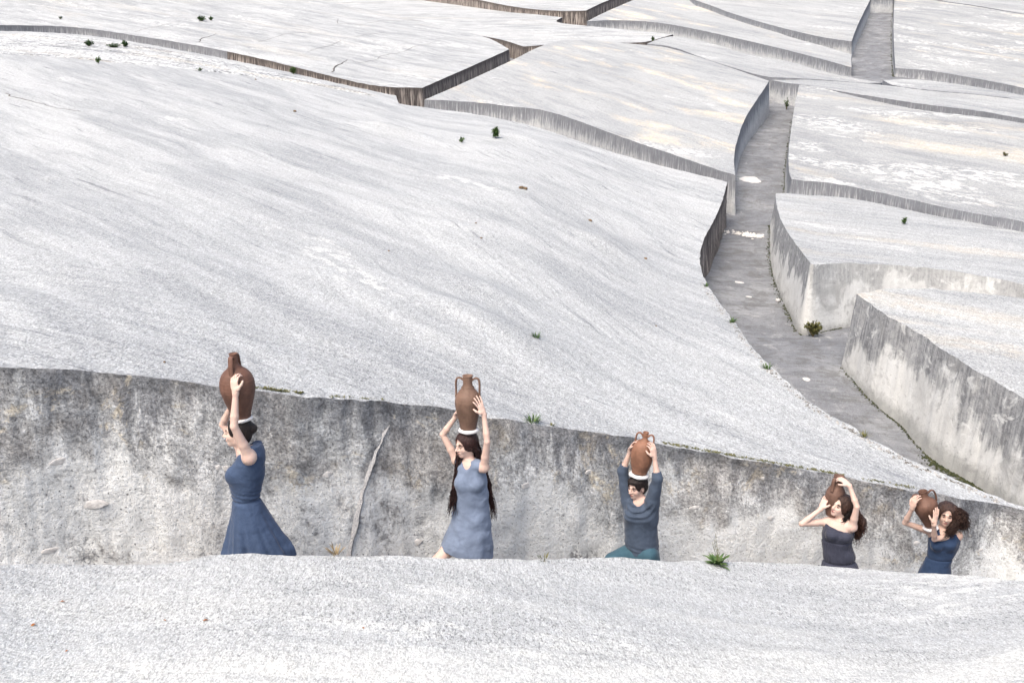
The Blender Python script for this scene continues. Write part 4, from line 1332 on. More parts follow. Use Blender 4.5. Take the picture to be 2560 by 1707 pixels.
# ================================================================== woman 3 (grey-blue jersey, teal trousers, short hair)
p = Person(9.55, 1605, 'older woman with short black hair, slate blue jersey top and teal trousers')
p.skin = SKIN * np.array([.92, .90, .90])
p.head(1593, 1217, (-.76, -.64, -.10), (.02, -.03, 1))
p.neck(1600, 1252, .0, .050)
L = p.torso([(1244, 1588, 1614, .0, .06), (1252, 1572, 1630, .0, .09), (1270, 1563, 1641, .0, .125), (1286, 1559, 1643, .0, .140), (1300, 1560, 1642, .0, .140), (1314, 1563, 1641, .0, .132), (1333, 1563, 1642, .0, .130), (1355, 1563, 1645, 0, .140), (1379, 1568, 1647, .0, .142)])
B = p.body
B.loft(L, .03, -.016)
B.ell(p.J(1608, 1375, 0), (.15, .125, .13), None, .04)
S3 = p.arm((1630, 1254, -.09), (1644, 1196, -.15), (1636, 1143, -.11), (1631, 1114, -.11), (-.5, .85, .0), .95, .75, .6, -1)
T3 = p.arm((1571, 1254, .09), (1556, 1178, .11), (1576, 1126, .075), (1588, 1100, .05), (.7, -.6, 0), .95, .6)
hl, hr = hips(p, 1610, 1378, 0)
kn3 = p.J(1532, 1402, -.10)
p.legs(hl, hr, 'R', HEAD, .34, knee=kn3)
p.finish_body()
g = Field(.006)
g.loft(L, .02, .006)
g.ell(p.J(1576, 1290, -.09), (.055, .05, .055), None, .06); g.ell(p.J(1612, 1292, -.10), (.055, .05, .055), None, .06)
for (S, E, W), waist in ((S3, p.J(1628, 1300, -.04)), (T3, p.J(1578, 1290, .05))):
    cuff = E + (W - E) * .30
    g.cone(S, E, .064, .052, .03); g.cone(E, cuff, .052, .046, .02)
    g.cone(S + (E - S) * .55, waist, .046, .05, .05); g.cone(S, waist, .06, .05, .05)
    d = unit(W - E)
    c2 = cuff.copy(); dd = d.copy()
    g.add(lambda X, Y, Z, c2=c2, dd=dd: -((X - c2[0]) * dd[0] + (Y - c2[1]) * dd[1] + (Z - c2[2]) * dd[2]), c2 - .085, c2 + .085, .003, 's')
g.cone(p.nb + np.array([0, 0, .10]), p.nb + np.array([-.015, -.03, .005]), .085, .060, .008, 's')
g.cone(p.nb + np.array([-.03, -.06, .02]), p.J(1594, 1262, -.12), .055, .025, .01, 's')
cw = p.J(1592, 1252, -.10)
def post3(x, y, z):
    r = np.sqrt((x - cw[0]) ** 2 + (z - cw[2]) ** 2 * 1.2)
    w = np.exp(-((r - .13) / .10) ** 2) * np.clip((cw[1] + .10 - y) / .05, 0, 1) * np.clip((cw[2] - z) / .03, 0, 1)
    v = np.sin(r * 95 + fbm(x * 6, y * 6, z * 6, oct=2, seed=5) * 3) * .0065 * w
    zz = p.J(1605, 1365)[2]
    v = v + np.sin(z * 120 + x * 20) * .003 * np.exp(-((z - zz) / .05) ** 2)
    return v + fbm(x * 9, y * 9, z * 7, oct=3, seed=41) * .009
M_W3 = cloth_material('jersey_slate', (0.066, 0.090, 0.132), wr=10, bump=.4)
p.garment('jersey_top', g, M_W3, post3)
g = Field(.007)
g.ell(p.J(1608, 1385, 0), (.158, .14, .13), None, .05)
for nm in ('L', 'R'):
    a, k, n = p.legj[nm]
    g.cone(a, k, .112, .088, .05); g.cone(k, n + np.array([0, 0, .05]), .072, .078, .04)
def post3b(x, y, z):
    return fbm(x * 8, y * 8, z * 6, oct=3, seed=51) * .014
p.garment('trousers', g, cloth_material('cotton_teal', (0.050, 0.112, 0.150), wr=10), post3b)
def short(f):
    f.ell(p.HP(.045, 0, .082), (.060, .062, .030), np.array([p.hf, p.hl, p.hu]), .02)
p.hair_cap(M_HAIR_DARK, .012, extra=short, noise=.011, fq=55, brow=.062, ear=True)
jar('orange-brown round shouldered jar with a narrow neck, held by the short haired woman', p.J(1598, 1181, .0), p.J(1615, 1082, .0),
    [(0, .077), (.05, .080), (.25, .106), (.43, .114), (.60, .110), (.72, .095), (.79, .066), (.83, .030), (.90, .022), (.95, .030), (1, .027)], M_CLAY[2], (.95, -.3, 0),
    [(.90, .022), (.97, .045), (.98, .070), (.93, .088), (.84, .092), (.74, .092)], .024, (.009, .016))
ring('rolled white cloth ring under the jar of the short haired woman', p.J(1597, 1187), (.12, 0, 1), .078, .022, 3)
WOMEN.append(p)

# ================================================================== woman 4 (strapless charcoal dress, curly hair)
p = Person(9.71, 2100, 'woman in strapless charcoal dress, one elbow out, long chestnut curls down her back')
p.head(2102, 1265, (-.80, -.50, .24), (.42, .0, .9))
p.neck(2103, 1303, .0, .045)
L = p.torso([(1297, 2072, 2124, .0, .07), (1305, 2066, 2130, .0, .095), (1318, 2061, 2133, .0, .120), (1332, 2058, 2134, .0, .130), (1350, 2058, 2129, .0, .118), (1363, 2058, 2127, .0, .112), (1378, 2059, 2132, .0, .118), (1389, 2059, 2137, 0, .128),
             (1398, 2060, 2134, .0, .125), (1410, 2056, 2142, .0, .140), (1423, 2054, 2146, 0, .150), (1470, 2046, 2152, 0, .165), (1540, 2036, 2162, 0, .20)])
B = p.body
B.loft([l for l in L if l[0] > p.J(2100, 1400)[2]], .03, -.010)
B.ell(p.J(2100, 1425, 0), (.14, .12, .12), None, .04)
p.arm((2131, 1317, -.09), (2142, 1266, -.15), (2124, 1214, -.09), (2108, 1200, -.04), (-.4, .6, -.6), .92, .75, .6, -1)
p.arm((2068, 1304, .06), (2004, 1309, -.02), (2052, 1272, .02), (2062, 1250, .05), (.8, .5, 0), .92, .3)
hl, hr = hips(p, 2100, 1440, 0)
p.legs(hl, hr, 'R', HEAD, .33)
p.finish_body()
g = Field(.006)
def rip4(th, z):
    return .016 * np.sin(30 * th) * np.clip((p.J(2100, 1348)[2] - z) / .05, 0, 1) + .008 * np.sin(13 * th + 2)
g.loft(L, .02, .006, rip4)
g.ell(p.J(2078, 1337, -.10), (.055, .05, .05), None, .05); g.ell(p.J(2112, 1342, -.11), (.055, .05, .05), None, .05)
ta, tb = p.J(2063, 1312, -.06), p.J(2136, 1333, -.06)
tn = unit(np.array([-(tb - ta)[2], 0, (tb - ta)[0]]))
g.add(lambda X, Y, Z: -((X - ta[0]) * tn[0] + (Z - ta[2]) * tn[2]) + 0 * Y, (-9, 0, tb[2] - .05), (19, 20, 19), .004, 's')
zb4 = p.J(2100, 1348)[2]; zw4 = p.J(2100, 1400)[2]
def post4(x, y, z):
    r = .006 * np.exp(-((z - zb4) / .008) ** 2) + .012 * np.exp(-((z - zw4) / .012) ** 2)
    r += np.where(z > zb4, np.sin(z * 300 + fbm(x * 8, y * 8, z * 8, oct=2, seed=3) * 4) * .0018, 0)
    return r + fbm(x * 8, y * 8, z * 8, oct=3, seed=61) * .008
p.garment('dress', g, cloth_material('jersey_charcoal', (0.050, 0.055, 0.082), wr=12, bump=.5), post4)
rng = np.random.RandomState(7)
def mass4(f):
    a = p.HP(-.09, .0, -.0); b = p.J(2150, 1305, .03); c = p.J(2144, 1340, .03)
    f.cone(a, b, .075, .062, .04); f.cone(b, c, .062, .035, .03)
p.hair_cap(M_HAIR_CURL, .018, extra=mass4, noise=.014, fq=38, brow=.084)
hp = p.HP
st, mi, en = [], [], []
for k in range(30):
    st.append(hp(-.06 - .02 * (k % 3), (.05 - .1 * (k % 7) / 6), .05 - .02 * (k % 5)))
    mi.append(p.J(2150 + (k % 4) * 5, 1290 + (k % 3) * 6, -.02 + .02 * (k % 5)))
    en.append(p.J(2136 + (k % 6) * 4.5, 1352 - (k % 6) * 5, .0 + .02 * (k % 5)))
V, F = strands(lock_paths(rng, st, mi, en, 420, (.018, .022, .028), .010, 40, 22), .0075, .005)
mesh_obj('hair', V, F, M_HAIR_TIP, p.root)
st = [hp(-.03, .075, .03 - .01 * k) for k in range(8)]; mi = [hp(-.03, .105, -.05) for k in range(8)]; en = [hp(-.02, .09, -.13 - .004 * k) for k in range(8)]
V, F = strands(lock_paths(rng, st, mi, en, 70, (.012, .012, .014), .008, 26, 14), .006, .004)
mesh_obj('hair', V, F, M_HAIR_DARK, p.root)
jar('dark brown jar leaning on the bare shoulder of the woman in the strapless dress', p.J(2079, 1287, .07), p.J(2098, 1191, .07),
    [(0, .062), (.05, .068), (.25, .092), (.45, .104), (.58, .102), (.70, .080), (.77, .056), (.83, .048), (.92, .047), (1, .054)], M_CLAY[3], (-.75, -.65, 0),
    [(.93, .045), (.985, .062), (.98, .084), (.92, .098), (.82, .100), (.72, .094), (.64, .098)], .047, (.010, .020))
WOMEN.append(p)

# ================================================================== woman 5 (navy dress, big curls, looking at the camera)
p = Person(10.02, 2350, 'woman in navy sleeveless dress with big dark curls, looking out, at far right')
p.skin = SKIN * np.array([.96, .93, .90])
p.head(2365, 1286, (-.30, -.94, -.02), (.07, .0, 1))
p.neck(2358, 1322, .02, .045)
L = p.torso([(1318, 2342, 2376, .01, .07), (1326, 2330, 2392, .0, .095), (1336, 2325, 2399, .0, .115), (1348, 2323, 2399, .0, .125), (1363, 2322, 2395, .0, .125), (1376, 2321, 2388, .0, .115), (1389, 2320, 2381, .0, .110), (1406, 2313, 2375, .0, .118),
             (1419, 2306, 2374, 0, .13), (1430, 2300, 2374, .0, .14), (1470, 2285, 2380, 0, .16), (1530, 2272, 2388, 0, .19)])
B = p.body
B.loft([l for l in L if l[0] > p.J(2340, 1405)[2]], .03, -.012)
B.ell(p.J(2343, 1425, 0), (.14, .12, .12), None, .04)
p.arm((2330, 1330, .02), (2262, 1306, .0), (2281, 1270, -.10), (2286, 1249, -.12), (.85, .4, -.2), .90, .7, .7, -1)
p.arm((2394, 1338, -.03), (2336, 1347, -.14), (2335, 1311, -.24), (2340, 1286, -.22), (-.45, .9, .1), .92, .12, .9, -1)
hl, hr = hips(p, 2340, 1440, 0)
p.legs(hl, hr, 'L', HEAD, .33)
p.finish_body()
g = Field(.006)
g.loft(L, .02, .006, lambda th, z: .012 * np.sin(6 * th + 1) * np.clip((p.J(2340, 1395)[2] - z) / .2, 0, 1))
g.ell(p.J(2342, 1364, -.09), (.055, .05, .05), None, .05); g.ell(p.J(2374, 1364, -.09), (.055, .05, .05), None, .05)
for q, e in ((p.J(2325, 1330, .02), -1), (p.J(2396, 1338, -.02), 1)):
    g.ell(q + np.array([e * .038, 0, .01]), (.056, .085, .066), None, .006, 's')
g.cone(p.nb + np.array([0, 0, .10]), p.nb + np.array([-.0, -.03, .005]), .085, .064, .008, 's')
g.cone(p.nb + np.array([0, -.06, .02]), p.J(2356, 1338, -.13), .06, .03, .01, 's')
zw5 = p.J(2340, 1392)[2]
def post5(x, y, z):
    return fbm(x * 9, y * 9, z * 11, oct=3, seed=71) * .011 + .008 * np.exp(-((z - zw5) / .010) ** 2)
p.garment('dress', g, cloth_material('denim_navy', (0.027, 0.050, 0.104), wr=10, bump=.5), post5)
rng = np.random.RandomState(11)
def mass5(f):
    a = p.HP(-.03, .06, .02); b = p.J(2398, 1292, .0); c = p.J(2404, 1312, -.01)
    f.cone(a, b, .085, .085, .04); f.cone(b, c, .085, .055, .03)
    f.cone(p.HP(-.02, .100, -.05), p.J(2370, 1329, -.10), .044, .026, .03)
p.hair_cap(M_HAIR_CURL, .022, extra=mass5, noise=.016, fq=36, brow=.086)
hp = p.HP
st, mi, en = [], [], []
for k in range(24):                                  # big side mass to the right
    st.append(hp(.0 - .02 * (k % 4), .055 + .01 * (k % 3), .09 - .018 * (k % 6))); mi.append(p.J(2404 + (k % 5) * 3, 1266 + (k % 4) * 5, -.07 + .03 * (k % 4))); en.append(p.J(2400 + (k % 6) * 4, 1326 - (k % 5) * 4, -.08 + .03 * (k % 4)))
for k in range(14):                                  # falls forward over the collar bone
    st.append(hp(-.01, .085, .03 - .02 * (k % 4))); mi.append(p.J(2394 + (k % 3) * 4, 1308, -.10)); en.append(p.J(2362 + (k % 5) * 6, 1330 + (k % 3) * 4, -.13))
V, F = strands(lock_paths(rng, st, mi, en, 560, (.015, .018, .020), .010, 36, 22), .008, .006)
mesh_obj('hair', V, F, M_HAIR_CURL, p.root)
jar('brown jar with wide open mouth and two wide looped handles at far right', p.J(2323, 1313, -.04), p.J(2307, 1229, -.04),
    [(0, .048), (.05, .052), (.25, .082), (.45, .114), (.58, .126), (.68, .120), (.76, .090), (.80, .062), (.86, .047), (.94, .043), (1, .044)], M_CLAY[4], (1, .05, 0),
    [(.92, .042), (.955, .062), (.985, .088), (.96, .112), (.88, .126), (.76, .130), (.64, .126)], .044, (.010, .015))
ring('rolled white cloth ring on the shoulder of the woman at far right', p.J(2326, 1318, -.03), (-.18, -.10, 1), .062, .018, 5)
WOMEN.append(p)
for w in WOMEN:
    print('limbs', w.root['label'][:30], w.report, 'floor', round(w.floor, 2), 'height', round(float(w.hc[2] + .118 - w.floor), 2))
# ------------------------------------------------------------------ plants, stones, leaves and other small things
rs = np.random.RandomState(99)

def leaf_material(name, c, c2):
    t = NT(name)
    P = t.n('ShaderNodeTexCoord').outputs['Object']
    n = t.noise(P, 18, 3, 0.6)
    col = t.mix(t.step(n, 0.35, 0.65), c, c2)
    t.b.inputs['Subsurface Weight'].default_value = 0.0
    return t.done(col, 0.6, None, 0.3)
M_LEAF = leaf_material('leaf_green', (0.055, 0.115, 0.035), (0.13, 0.20, 0.065))
M_DARK = leaf_material('leaf_dark_green', (0.042, 0.095, 0.034), (0.10, 0.165, 0.06))
M_OLIVE = leaf_material('leaf_olive', (0.085, 0.095, 0.030), (0.17, 0.16, 0.06))
M_DRY = leaf_material('dry_stalk', (0.20, 0.15, 0.08), (0.33, 0.26, 0.15))
M_ORANGE = leaf_material('dead_leaf_orange', (0.30, 0.11, 0.03), (0.42, 0.20, 0.08))
M_STONE = simple_mat('stone_brown', (0.11, 0.075, 0.045), (0.24, 0.18, 0.12), 14, 0.9, 0.5, 0.02)
M_PALE = simple_mat('stone_pale', (0.50, 0.49, 0.475), (0.70, 0.69, 0.67), 24, 0.9, 0.4, 0.02)
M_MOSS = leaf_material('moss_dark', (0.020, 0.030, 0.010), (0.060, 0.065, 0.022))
M_EDGE = simple_mat('edge_dirt', (0.13, 0.125, 0.11), (0.46, 0.45, 0.43), 9, 0.95, 0.4, 0.02)
M_SCAR = simple_mat('concrete_scar', (0.62, 0.60, 0.56), (0.76, 0.74, 0.71), 3.0, 0.95, 0.4, 0.03)

def blade(base, d, L, w, bend, up=(0, 0, 1), n=5):
    """one leaf: a folded, tapering, drooping strip (real thickness comes from the fold)"""
    d = unit(d); side = unit(np.cross(d, up) + 1e-6)
    V, F = [], []
    p = np.array(base, float); dirv = d.copy()
    for i in range(n + 1):
        t = i / n
        ww = w * math.sin(math.pi * min(.98, .18 + .80 * t)) ** .8
        V += [p - side * ww + np.array([0, 0, ww * .35]), p.copy(), p + side * ww + np.array([0, 0, ww * .35])]
        dirv = unit(dirv + np.array([0, 0, -bend / n]))
        p = p + dirv * L / n
    for i in range(n):
        a = i * 3
        F += [[a, a + 1, a + 4, a + 3], [a + 1, a + 2, a + 5, a + 4]]
    return np.array(V), F

def on_slab(sl, px, py):
    p = pxw(px, py, float(sl['sf'](np.array([px]), np.array([py]))[0]))
    # settle onto the built relief along the line of sight
    d = np.array(ray(px, py)); o = np.array([0, 0, CAMZ])
    t0 = np.linalg.norm(p - o) / np.linalg.norm(d)
    dg = bpy.context.evaluated_depsgraph_get()
    ob = sl['top']
    m = ob.matrix_world.inverted()
    loc = m @ Vector(o); dv = (m.to_3x3() @ Vector(d)).normalized()
    ok, hit, nrm, fi = ob.ray_cast(loc, dv)
    if ok:
        return np.array(ob.matrix_world @ hit)
    return p

def on_floor(px, py):
    d = np.array(ray(px, py))
    ok, hit, nrm, fi = ground.ray_cast(Vector((0, 0, CAMZ)), Vector(d).normalized())
    return np.array(hit) if ok else None

def ground_z(x, y):
    ok, hit, n, fi = ground.ray_cast(Vector((x, y, 60)), Vector((0, 0, -1)))
    return hit.z if ok else 0.0

def shrub(label, base, h, w, mat, kind='shrub', n=160, leaf=.05, cat='shrub', group=None, upright=False, spread=1.0, fat=.20):
    """woody stems with leaf-sized blades all through the volume"""
    base = np.array(base, float)
    root = empty(kind, base.tolist(), label, cat, group)
    stems, leaves = [], []
    ns = max(5, n // 14)
    for k in range(ns):
        a = rs.uniform(0, 6.28); r = w * .5 * math.sqrt(rs.uniform(.02, 1)) * spread
        tip = base + np.array([math.cos(a) * r, math.sin(a) * r, h * rs.uniform(.55, 1.0) * (1 - .35 * (r / (w * .5 + 1e-6)) ** 2)])
        mid = base * .5 + tip * .5 + np.array([0, 0, h * .12])
        t = np.linspace(0, 1, 5)[:, None]
        P = base * (1 - t) ** 2 + 2 * mid * t * (1 - t) + tip * t ** 2
        stems.append(curve_tube(P, np.linspace(.012, .004, 5) * max(.4, h), 4))
        for q in range(max(3, n // ns)):
            tt = rs.uniform(.2, 1.0)
            c = base * (1 - tt) ** 2 + 2 * mid * tt * (1 - tt) + tip * tt ** 2 + rs.normal(0, .05, 3) * w * .6
            c[2] = max(c[2], base[2] + .01)
            d = unit(rs.normal(0, 1, 3) * np.array([1, 1, .5]) + np.array([0, 0, 1.8 if upright else .5]))
            leaves.append(blade(c, d, leaf * rs.uniform(.7, 1.4), leaf * fat, rs.uniform(.1, .9), n=3))
    V, F = merge(stems); mesh_obj('stem', V, F, M_DRY, root)
    V, F = merge(leaves); mesh_obj('foliage', V, F, mat, root, smooth=False)
    return root

def tuft(label, base, h, w, mat, n=34, cat='plant', kind='grass_tuft', group=None):
    base = np.array(base, float)
    L = []
    for k in range(n):
        a = rs.uniform(0, 6.28); r = rs.uniform(0, 1) ** .7 * w * .35
        b = np.array([math.cos(a) * r, math.sin(a) * r, -.005])
        d = unit(np.array([math.cos(a) * rs.uniform(.1, .9), math.sin(a) * rs.uniform(.1, .9), 1.0]))
        L.append(blade(b, d, h * rs.uniform(.55, 1.1), h * .055, rs.uniform(.2, 1.2), n=4))
    V, F = merge(L)
    o = mesh_obj(kind, V, F, mat, None, smooth=False)
    o.location = base.tolist()
    return tag(o, label, cat, group)

def rock(name, c, size, mat, label=None, cat=None, parent=None, seed=0, squash=(1, 1, .7), rot=0.0):
    bm = bmesh.new(); bmesh.ops.create_icosphere(bm, subdivisions=3, radius=1.0)
    V = np.array([v.co[:] for v in bm.verts]); F = [[v.index for v in f.verts] for f in bm.faces]; bm.free()
    n = fbm(V[:, 0] * 1.3 + seed, V[:, 1] * 1.3, V[:, 2] * 1.3, oct=3, seed=seed + 100)
    V = V * (1 + (.45 if parent is None else .6) * n)[:, None] * np.array(squash) * size
    cr, sr = math.cos(rot), math.sin(rot)
    V[:, :2] = np.stack([V[:, 0] * cr - V[:, 1] * sr, V[:, 0] * sr + V[:, 1] * cr], -1)
    if parent is not None:
        return mesh_obj(name, V + np.array(c), F, mat, parent)
    o = mesh_obj(name, V, F, mat)
    o.location = np.array(c).tolist()
    return tag(o, label, cat)

# --- plant on the front crest: rosette of broad leaves and dry stalks
b0 = on_slab(front, 1795, 1412) + np.array([0, .03, -.02])
root = empty('rosette_plant', b0.tolist(), 'leafy green rosette with thin dry stalks growing on the crest of the front slab', 'plant')
for k in range(46):
    a = rs.uniform(0, 6.28); el = rs.uniform(.15, 1.15)
    d = np.array([math.cos(a) * math.cos(el), math.sin(a) * math.cos(el), math.sin(el)])
    V, F = blade(b0 + d * .01, d, rs.uniform(.09, .17), rs.uniform(.011, .018), rs.uniform(.3, 1.1), n=6)
    mesh_obj('leaf', V, F, M_LEAF, root, smooth=False)
for (dx, dz) in ((-.05, .24), (-.02, .32), (.02, .18), (.09, .12), (-.03, .26)):
    L = []
    t = np.linspace(0, 1, 8)[:, None]
    P = b0 + t * np.array([dx, 0, dz]) + np.sin(t * 5) * np.array([.008, 0, 0])
    L.append(curve_tube(P, np.linspace(.0026, .0014, 8), 4))
    for q in range(4):
        j = 3 + q; tip = P[j] + np.array([rs.uniform(-.05, .05), rs.uniform(-.02, .02), rs.uniform(.01, .05)])
        L.append(curve_tube(np.stack([P[j], (P[j] + tip) / 2 + np.array([0, 0, .004]), tip]), [.0016, .0013, .001], 3))
    V, F = merge(L); mesh_obj('stalk', V, F, M_OLIVE, root)

# --- bush at the foot of the pale wall
shrub('spiky olive green bush at the foot of the pale corner wall', on_floor(2032, 842), .42, .46, M_OLIVE, n=420, leaf=.085, upright=True, kind='bush', cat='bush')
shrub('dark bush at the far end wall of the near passage', on_floor(1966, 275), .75, .45, M_DARK, n=130, leaf=.12, upright=True, kind='bush', cat='bush')
# --- shrubs on the slabs
for lab, sl, px, py, h, w, mt, n in [
        ('dark green shrub cluster high on the cracked upper left slab', slabC, 505, 54, .50, .9, M_DARK, 170), ('small rounded dark shrub on the right end of the cluster at the upper left', slabC, 528, 52, .42, .55, M_DARK, 110),
        ('tiny round bush near the top left edge', slabC, 151, 49, .30, .42, M_DARK, 80), ('lone green shrub left of the low hedge on the rubbly strip', big, 223, 117, .42, .75, M_DARK, 150),
        ('low green shrub forming a short hedge on the rubbly strip', big, 285, 121, .34, 1.1, M_DARK, 170), ('rounded end shrub right of the short hedge on the rubbly strip', big, 312, 119, .50, .55, M_DARK, 110),
        ('tiny green sprig below the hedge at upper left', big, 246, 160, .40, .35, M_LEAF, 60), ('small green bush against the stained wall at upper left', big, 734, 186, .48, .5, M_LEAF, 90),
        ('upright green seedling on the upper part of the big slab', big, 1240, 346, .55, .30, M_LEAF, 120), ('thin small seedling left of the upright one', big, 1154, 357, .28, .22, M_LEAF, 45),
        ('small green clump on the right slab above the bush wall', slabJ, 2260, 560, .26, .22, M_LEAF, 80), ('small green bush high on the far slab at the top', slabQ, 1176, 14, .6, .7, M_LEAF, 80),
        ('tiny green sprig between the two far slabs', slabQ, 1632, 104, .55, .3, M_LEAF, 50), ('faint green clump on the rubbly strip at upper left', big, 500, 178, .25, .6, M_LEAF, 60),
        ('dark clump on the far right slab edge', slabH, 2515, 391, .22, .35, M_OLIVE, 60)]:
    shrub(lab, on_slab(sl, px, py), h * .92, w * .85, mt, n=int(n * 2.2), leaf=max(.05, h * .24), fat=.34, group='scattered shrubs on the slabs')
for lab, px, py, h, w, mt in [('bright green tuft on the passage edge, uppermost of four', 1836, 806, .14, .16, M_LEAF), ('green tuft halfway down the passage edge', 1924, 922, .13, .15, M_LEAF), ('olive tuft lowest on the passage edge', 2165, 1092, .10, .16, M_OLIVE),
                          ('green tuft alone on the lower middle of the big slab', 1349, 845, .11, .14, M_DARK), ('small green tuft near the bend of the passage edge', 1772, 716, .12, .12, M_LEAF)]:
    tuft(lab, on_slab(big, px - 6, py), h, w, mt)
tuft('leafy green tuft on the wall edge between the second and third woman', on_slab(big, 1332, 1056), .11, .16, M_LEAF, 40)
tuft('small dry tuft beside the leafy tuft on the wall edge', on_slab(big, 1378, 1064), .05, .08, M_OLIVE, 22)
tuft('thin dry grass at the foot of the wall between the first two women', on_slab(front, 838, 1392) + np.array([0, .04, 0]), .10, .10, M_DRY, 18)
tuft('small weed on the front crest left of the third woman', on_slab(front, 1360, 1401) + np.array([0, .03, 0]), .06, .12, M_OLIVE, 20)
# fringe of moss and crumbs along the wall edge
L = []
for (x0, x1, n) in ((636, 760, 70), (1655, 2110, 260), (2150, 2300, 40), (820, 960, 24)):
    for k in range(n):
        px = rs.uniform(x0, x1)
        py = np.interp(px, [q[0] for q in B_front], [q[1] for q in B_front]) - rs.uniform(2, 7)
        c = on_slab(big, px, py)
        for q in range(rs.randint(3, 8)):
            a = rs.uniform(0, 6.28)
            d = unit(np.array([math.cos(a), math.sin(a), rs.uniform(.3, 1.2)]))
            L.append(blade(c + rs.normal(0, .008, 3) * np.array([1, 1, .2]), d, rs.uniform(.012, .034), rs.uniform(.003, .006), .4, n=2))
V, F = merge(L)
tag(mesh_obj('moss_fringe', V, F, M_OLIVE, None, smooth=False), 'low olive moss and weeds along the edge of the wall top', None, None, 'stuff')
# crumbled debris and moss lines along the passage
L = []
def crumbs(pts, n, spread, size, on):
    pts = np.array(pts, float)
    seg = np.linspace(0, len(pts) - 1, n) + rs.uniform(-.4, .4, n)
    seg = np.clip(seg, 0, len(pts) - 1)
    for s in seg:
        px = np.interp(s, range(len(pts)), pts[:, 0]) + rs.normal(0, spread); py = np.interp(s, range(len(pts)), pts[:, 1]) + rs.normal(0, spread * .7)
        c = on(px, py)
        if c is None: continue
        V = rs.normal(0, 1, (6, 3)); V = V / np.linalg.norm(V, axis=1, keepdims=True) * size * rs.uniform(.4, 1.4)
        V = np.array([[1, 0, 0], [-1, 0, 0], [0, 1, 0], [0, -1, 0], [0, 0, .7], [0, 0, -.5]]) * size * rs.uniform(.4, 1.4, (6, 1)) + rs.normal(0, size * .15, (6, 3))
        L.append((V + c, [[0, 2, 4], [2, 1, 4], [1, 3, 4], [3, 0, 4], [2, 0, 5], [1, 2, 5], [3, 1, 5], [0, 3, 5]]))
crumbs([(1764, 708), (1789, 748), (1841, 817), (1887, 880), (1956, 950), (2036, 1019), (2116, 1065), (2203, 1117), (2289, 1163), (2403, 1209), (2495, 1250)], 420, 4, .022, lambda x, y: on_slab(big, x - 6, y + 1))
V, F = merge(L); tag(mesh_obj('edge_rubble', V, F, M_EDGE, None, smooth=False), 'crumbled pale rubble along the passage edge of the big slab', None, None, 'stuff')
L = []
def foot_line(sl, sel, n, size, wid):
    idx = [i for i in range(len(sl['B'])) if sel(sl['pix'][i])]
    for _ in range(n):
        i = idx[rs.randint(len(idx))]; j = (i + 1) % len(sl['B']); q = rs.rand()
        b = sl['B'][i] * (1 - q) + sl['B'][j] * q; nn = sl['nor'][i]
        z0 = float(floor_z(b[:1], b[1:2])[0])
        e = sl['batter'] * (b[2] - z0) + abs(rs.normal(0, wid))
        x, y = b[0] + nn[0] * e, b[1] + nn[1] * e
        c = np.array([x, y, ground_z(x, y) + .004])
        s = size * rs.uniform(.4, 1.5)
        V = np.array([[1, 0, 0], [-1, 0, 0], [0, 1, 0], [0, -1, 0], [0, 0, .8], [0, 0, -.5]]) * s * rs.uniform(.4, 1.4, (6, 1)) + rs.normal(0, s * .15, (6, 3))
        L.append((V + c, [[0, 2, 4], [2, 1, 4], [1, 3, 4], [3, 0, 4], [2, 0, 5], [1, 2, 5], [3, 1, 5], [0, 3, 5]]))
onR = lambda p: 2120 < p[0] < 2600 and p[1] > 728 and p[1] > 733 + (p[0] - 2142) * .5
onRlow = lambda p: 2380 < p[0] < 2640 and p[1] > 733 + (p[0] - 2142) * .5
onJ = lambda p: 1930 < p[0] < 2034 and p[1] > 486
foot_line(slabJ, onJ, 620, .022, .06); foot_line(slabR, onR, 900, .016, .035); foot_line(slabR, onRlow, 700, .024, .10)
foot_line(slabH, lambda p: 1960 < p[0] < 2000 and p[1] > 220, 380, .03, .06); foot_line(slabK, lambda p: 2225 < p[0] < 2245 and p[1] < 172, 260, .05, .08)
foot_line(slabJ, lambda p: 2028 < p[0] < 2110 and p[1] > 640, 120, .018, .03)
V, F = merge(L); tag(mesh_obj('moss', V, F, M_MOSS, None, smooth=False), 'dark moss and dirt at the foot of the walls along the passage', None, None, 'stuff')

# --- loose stones
rock('stone', on_slab(big, 1303, 472) + np.array([0, 0, .03]), .075, M_STONE, 'brown stone, left one of a touching pair on the big slab', 'stone', seed=1)
rock('stone', on_slab(big, 1313, 474) + np.array([0, 0, .03]), .070, M_STONE, 'brown stone, right one of a touching pair on the big slab', 'stone', seed=2)
for lab, px, py, sz in [('dark upright stone on the right of the big slab near the passage', 1614, 648, .045), ('small flat stone right of the middle of the big slab', 1476, 553, .055), ('small brown stone high on the big slab', 737, 280, .075), ('small dark stone in the middle of the big slab', 1203, 596, .028),
                        ('tiny dark stone left of centre on the big slab', 972, 628, .022), ('dark pebble just above the wall left of the first jar', 411, 906, .014), ('tiny stone above the middle of the big slab', 1190, 559, .026), ('tiny dark stone by the upper left strip', 639, 200, .05), ('small stone lower right of the stone pair', 1640, 815, .018)]:
    rock('stone', on_slab(big, px, py) + np.array([0, 0, sz * .3]), sz, M_STONE, lab, 'stone', seed=int(px))
rock('stone', on_floor(1944, 755) + np.array([0, 0, .05]), .07, M_PALE, 'pale round stone against the foot of the right passage wall', 'stone', seed=5)
